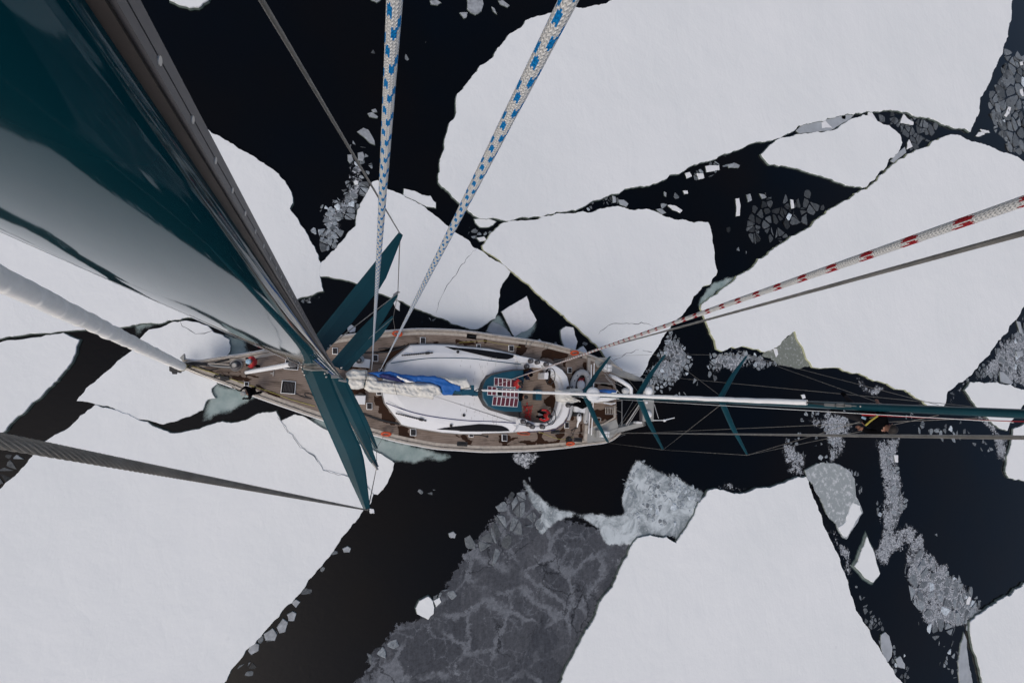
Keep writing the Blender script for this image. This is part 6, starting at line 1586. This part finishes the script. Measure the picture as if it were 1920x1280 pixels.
STAND = dict(pel=(0, 0, .95), waist=(0, 0, 1.08), chest=(.01, 0, 1.30), neck=(.01, 0, 1.47), head=(.03, 0, 1.58), top=(.03, 0, 1.70),
    shL=(0, .17, 1.40), elL=(.04, .235, 1.14), wrL=(.20, .18, 1.02), haL=(.27, .16, 1.01), shR=(0, -.17, 1.40), elR=(.04, -.235, 1.14), wrR=(.20, -.18, 1.02), haR=(.27, -.16, 1.01),
    hiL=(0, .10, .90), knL=(.05, .12, .50), anL=(0, .13, .09), toL=(.17, .15, .04), hiR=(0, -.10, .90), knR=(.05, -.12, .50), anR=(0, -.13, .09), toR=(.17, -.15, .04))
SIT = dict(STAND); SIT.update({k: (v[0], v[1], v[2] - .80) for k, v in STAND.items() if k[:2] in ('pe', 'wa', 'ch', 'ne', 'he', 'to', 'sh', 'el', 'wr', 'ha') and k not in ('toL', 'toR')})
SIT.update(hiL=(.02, .10, .12), knL=(.42, .14, .14), anL=(.45, .15, -.28), toL=(.60, .16, -.32), hiR=(.02, -.10, .12), knR=(.42, -.14, .14), anR=(.45, -.15, -.28), toR=(.60, -.16, -.32))
def person(base, heading, pose, label, coat, legs, hat, hatkind='hat', frame=None, glove='skin', boots='black', group=None, extras=None, bulk=1.0):
    """frame: optional 3 axes (forward, left, up); heading in degrees otherwise"""
    if frame is None:
        h_ = R(heading); fx = Vector((math.cos(h_), math.sin(h_), 0)); fy = UP.cross(fx); fz = UP
    else: fx, fy, fz = frame
    sc_ = 1.0 if frame else 0.94
    def G(p): return base + (fx * p[0] + fy * p[1] + fz * p[2]) * sc_
    J = {k: G(v) for k, v in pose.items()}
    names = ['pel', 'waist', 'chest', 'neck', 'head', 'top', 'shL', 'elL', 'wrL', 'haL', 'shR', 'elR', 'wrR', 'haR', 'hiL', 'knL', 'anL', 'toL', 'hiR', 'knR', 'anR', 'toR']
    rad = dict(pel=(.155, .125), waist=(.14, .115), chest=(.165, .13), neck=(.062, .062), head=(.085, .095), top=(.055, .06), shL=.088, elL=.058, wrL=.038, haL=.034, shR=.088, elR=.058, wrR=.038, haR=.034,
               hiL=.105, knL=.070, anL=.050, toL=.045, hiR=.105, knR=.070, anR=.050, toR=.045)
    for k in ('pel', 'waist', 'chest'): rad[k] = (rad[k][0] * bulk, rad[k][1] * bulk)
    for k in ('shL', 'shR', 'elL', 'elR', 'wrL', 'wrR'): rad[k] *= (1 + bulk) / 2
    E_ = [('pel', 'waist'), ('waist', 'chest'), ('chest', 'neck'), ('neck', 'head'), ('head', 'top'), ('pel', 'hiL'), ('hiL', 'knL'), ('knL', 'anL'), ('anL', 'toL'), ('pel', 'hiR'), ('hiR', 'knR'), ('knR', 'anR'), ('anR', 'toR'),
          ('chest', 'shL'), ('shL', 'elL'), ('elL', 'wrL'), ('wrL', 'haL'), ('chest', 'shR'), ('shR', 'elR'), ('elR', 'wrR'), ('wrR', 'haR')]
    ix = {k: i for i, k in enumerate(names)}
    vs, fs = skin([J[k] for k in names], [(ix[a], ix[b]) for a, b in E_], [rad[k] for k in names], 0, 2)
    mats = [coat, legs, 'skin', glove, boots]
    mi_of = {}
    for a, b in E_:
        mi_of[(a, b)] = 1 if (a[:2] in ('hi', 'kn') or b[:2] == 'hi') else 4 if a[:2] == 'an' else 2 if b in ('head', 'top') else 3 if a[:2] == 'wr' else 0
    def seg_d(p, a, b):
        d = b - a; t_ = max(0, min(1, (p - a).dot(d) / max(1e-9, d.length_squared))); return (a + d * t_ - p).length
    mi = []
    for f in fs:
        c = sum((vs[i] for i in f), Vector((0, 0, 0))) / len(f)
        k = min(E_, key=lambda e: seg_d(c, J[e[0]], J[e[1]]) - (.05 if e[0] == 'pel' or e[1] == 'chest' else 0))
        mi.append(mi_of[k])
    mb = MB(); mb.v, mb.f, mb.m = [Vector(v) for v in vs], [tuple(f) for f in fs], mi
    # hands: palm and five curled fingers of different lengths
    for s_, w_, h_ in ((1, 'wrL', 'haL'), (-1, 'wrR', 'haR')):
        d = (J[h_] - J[w_]).normalized(); side = d.cross(fz)
        if side.length < .2: side = d.cross(fx)
        side.normalize(); pn = side.cross(d).normalized()
        if pn.dot(fz) > 0: pn = -pn
        for k, (o_, ln) in enumerate(((-.030, .058), (-.010, .072), (.010, .068), (.029, .052))):
            a = J[h_] + side * o_ - d * .01; b = a + d * (.02 + ln * .5) + pn * .008; c_ = b + d * ln * .35 + pn * ln * .45
            mb.tube([a, b, c_], [.0115, .0100, .0075], 6, 3)
        a = J[h_] - d * .045 + side * .030 * s_; b = a + side * .028 * s_ + d * .02 + pn * .01; c_ = b + d * .035 + pn * .01
        mb.tube([a, b, c_], [.013, .011, .008], 6, 3)
    hd = J['head']; hu = (J['top'] - J['head']).normalized(); hf = (fx - hu * fx.dot(hu)).normalized()
    hf = pose.get('_hf') and (fx * pose['_hf'][0] + fy * pose['_hf'][1] + fz * pose['_hf'][2]) or hf
    hf = (hf - hu * hf.dot(hu)).normalized(); hl = hu.cross(hf)
    o = mk('person', mb.out(), mats, None, origin=G((0, 0, 0)), sm=True)
    tag(o, label, 'person', group)
    # face
    mb = MB(); fc = hd + hu * .05
    mb.tube([fc + hf * .075 + hu * .02, fc + hf * .118 - hu * .01, fc + hf * .085 - hu * .03], [.010, .017, .012], 6, 0)
    for s_ in (-1, 1): mb.ball(fc + hl * .082 * s_ + hu * .0, .012, .012, .028, 6, 0)
    for s_ in (-1, 1): mb.ball(fc + hf * .088 + hl * .033 * s_ + hu * .022, .010, seg=6, mi=1)
    mb.tube([fc + hf * .093 - hu * .055 - hl * .022, fc + hf * .100 - hu * .056, fc + hf * .093 - hu * .055 + hl * .022], .005, 5, 2)
    mk('face', mb.out(), ['skin', 'dark', 'red'], o)
    # hat or hair: a cap over the skull
    mb = MB(); vs, fs = [], []; n = 14; c = hd + hu * .075
    rr = (.108, .116, .088) if hatkind != 'hair' else (.103, .112, .080)
    for i in range(6):
        ph = math.pi * .56 * (i + .001) / 5
        for k in range(n):
            th = 2 * math.pi * k / n
            drop = .05 * max(0, -math.cos(th)) * (i / 5) if hatkind == 'hair' else 0
            vs.append(c + hl * (rr[0] * math.sin(ph) * math.sin(th)) + hf * (rr[1] * math.sin(ph) * math.cos(th)) + hu * (rr[2] * math.cos(ph) - drop + .015))
    for i in range(5):
        for k in range(n): fs.append((i * n + k, (i + 1) * n + k, (i + 1) * n + (k + 1) % n, i * n + (k + 1) % n))
    fs.append(tuple(range(n))); fs.append(tuple(range(5 * n, 6 * n)))
    mb.add(vs, fs)
    if hatkind == 'hat': mb.ball(c + hu * (rr[2] + .02), .02, seg=8)
    mk('hair' if hatkind == 'hair' else 'hat', mb.out(), hat, o, sm=True)
    if extras: extras(o, G, J)
    return o
def pose(b, **k):
    d = dict(b); d.update(k); return d
person(W(483, 681, DZ), 175, pose(STAND, elR=(.08, -.24, 1.14), wrR=(.24, -.18, 1.10), haR=(.30, -.16, 1.10), head=(.10, 0, 1.58), top=(.14, 0, 1.69), neck=(.05, 0, 1.47), anL=(-.12, .14, .09), toL=(.05, .17, .04), anR=(.12, -.13, .09), toR=(.28, -.15, .04)),
    'person in a red jacket and pale blue hat standing on the foredeck', 'red', 'black', 'lightblue', glove='black')
person(W(481, 732, DZ), 200, pose(STAND, waist=(.04, 0, 1.07), chest=(.14, 0, 1.26), neck=(.22, 0, 1.40), head=(.28, 0, 1.49), top=(.33, 0, 1.59), shL=(.12, .18, 1.34), shR=(.12, -.18, 1.34), elL=(.22, .28, 1.10), elR=(.22, -.28, 1.10), wrL=(.40, .22, 1.0), haL=(.47, .2, .98), wrR=(.40, -.22, 1.0), haR=(.47, -.2, .98), anL=(-.20, .14, .09), toL=(-.03, .17, .04)),
    'person in black leaning over the port rail of the foredeck, grey hat', 'black', 'black', 'grey', glove='black')
person(W(964, 719, 3.06), -5, pose(SIT, head=(.06, 0, .79), top=(.08, 0, .90)), 'person in a red coat sitting on the solar panels of the doghouse', 'red', 'navy', 'hair', 'hair')
person(W(974, 703, DZ), -20, pose(STAND, elL=(.10, .34, 1.16), wrL=(.30, .32, 1.08), haL=(.38, .31, 1.08)), 'person in dark navy standing in the cockpit beside the doghouse corner', 'navy', 'black', 'black', glove='navy')
person(W(957, 742, DZ), -5, pose(STAND, waist=(.05, 0, 1.05), chest=(.16, 0, 1.22), neck=(.26, 0, 1.36), head=(.33, 0, 1.44), top=(.38, 0, 1.54), shL=(.15, .17, 1.30), shR=(.15, -.17, 1.30)), 'person in black half hidden under the rolled white staysail', 'black', 'black', 'hair', 'hair', glove='black')
person(W(1010, 777, DZ), 165, pose(STAND, elL=(.12, .30, 1.15), wrL=(.36, .24, 1.08), haL=(.43, .20, 1.08), elR=(.12, -.30, 1.15), wrR=(.36, -.24, 1.08), haR=(.43, -.20, 1.08)), 'person in a red jacket at the port steering wheel', 'red', 'black', 'greycloth', glove='black')
# crew member standing at the foot of the mizzen mast
person(W(1078, 752, 3.35), 170, pose(STAND, anL=(.22, .22, .06), toL=(.38, .24, .02), knL=(.20, .20, .46), anR=(.20, -.22, .06), toR=(.36, -.24, .02), knR=(.18, -.2, .46), elL=(.10, .34, 1.16), wrL=(.30, .30, 1.10), haL=(.38, .28, 1.10), elR=(.10, -.34, 1.16), wrR=(.32, -.30, 1.10), haR=(.40, -.28, 1.1)),
    'person all in black standing on the mizzen boom under the radar dome', 'black', 'black', 'greycloth', glove='black')

# the climber high on the mizzen mast
def mzp(px, u, v):                   # on the mizzen's height seen at column px, moved u aft and v to port
    return mz(zfor(px)) + AX * u - SX * v
def climber():
    z0 = zfor(1618)
    fr = (SX, -AX, UP)               # faces the mast from its port side
    base = mz(z0) - SX * .32
    def rel(p): d = p - base; return (d.dot(SX), d.dot(-AX), d.z)
    P = {}
    pw = lambda x, y, dy: None
    def at(px, py, v):               # photo pixel, on the vertical plane v metres to port of the mast centre line
        r = ray(px, py); o_ = mz(10) - SX * v; t_ = (o_ - EYE).dot(SX) / r.dot(SX) if abs(r.dot(SX)) > 1e-6 else 0
        return EYE + r * t_
    def on(px, py, dm):              # photo pixel at optical depth dm
        return N(px, py, dm)
    q = lambda x: (C2W.transposed() @ (mz(zfor(x)) - EYE)).z * -1
    J = dict(pel=on(1622, 782, q(1615)), waist=on(1632, 785, q(1625)), chest=on(1649, 792, q(1640)), neck=on(1661, 800, q(1650)), head=on(1667, 804, q(1656)), top=on(1677, 806, q(1666)),
             shL=on(1652, 779, q(1640)), elL=on(1650, 766, q(1640) + .14), wrL=on(1646, 757, q(1640) + .16), haL=on(1645.5, 753.5, q(1640) + .13),
             shR=on(1653, 808, q(1640)), elR=on(1632, 810, q(1625) - .05), wrR=on(1617, 804, q(1615) - .10), haR=on(1611.5, 801, q(1612) - .10),
             hiL=on(1618, 776, q(1612)), knL=on(1601, 760, q(1598) + .18), anL=on(1585, 742, q(1590) + .30), toL=on(1577, 735, q(1585) + .30),
             hiR=on(1617, 785, q(1612)), knR=on(1592, 779, q(1592) - .02), anR=on(1566, 771, q(1560)), toR=on(1556, 770, q(1555)))
    ps = {k: rel(v) for k, v in J.items()}
    ps['_hf'] = (0.75, -0.1, -0.6)
    def ex(o, G, J2):
        # harness belt, webbing strap, lanyards
        a, b = N(1623, 797, q(1620) - .12), N(1646, 779, q(1638) - .16)
        mb = MB(); mb.tube([a, a.lerp(b, .5) - AX * .02, b], .019, 6); mk('harness_strap', mb.out(), 'yellow', o)
        a, b = N(1617, 777, q(1612) - .12), N(1642, 777.5, q(1636) - .14)
        mk('harness_belt', MB().tube([a, b], .026, 6).out(), 'red', o)
        mk('tool_pouch', MB().tube([N(1616, 782, q(1612) - .14), N(1624, 785, q(1618) - .14)], .03, 6).out(), 'lightblue', o)
    person(base, 0, ps, 'person in black with a yellow harness strap climbing the mizzen mast', 'black', 'greycloth', 'hair', 'hair', frame=fr, extras=ex, bulk=1.6)
    j = N(1646, 779, q(1638) - .16)
    tag(mk('safety_rope', MB().tube([j, mz(zfor(1900)) - SX * .14, mz(23)], .008, 6).out(), 'red'), 'thin red safety rope up the mizzen mast from the climber', 'rope')
    mb = MB(); mb.tube([N(1649, 778, q(1640) - .14), j, N(1622, 786, q(1618) - .1), N(1610, 791, q(1610)), N(1560, 806, q(1585)), tips[2][1]], [.012, .012, .010, .010, .006, .006], 6)
    tag(mk('lanyard', mb.out(), 'wire'), 'pale lanyard running from the climber to a port spreader tip', 'rope')
climber()
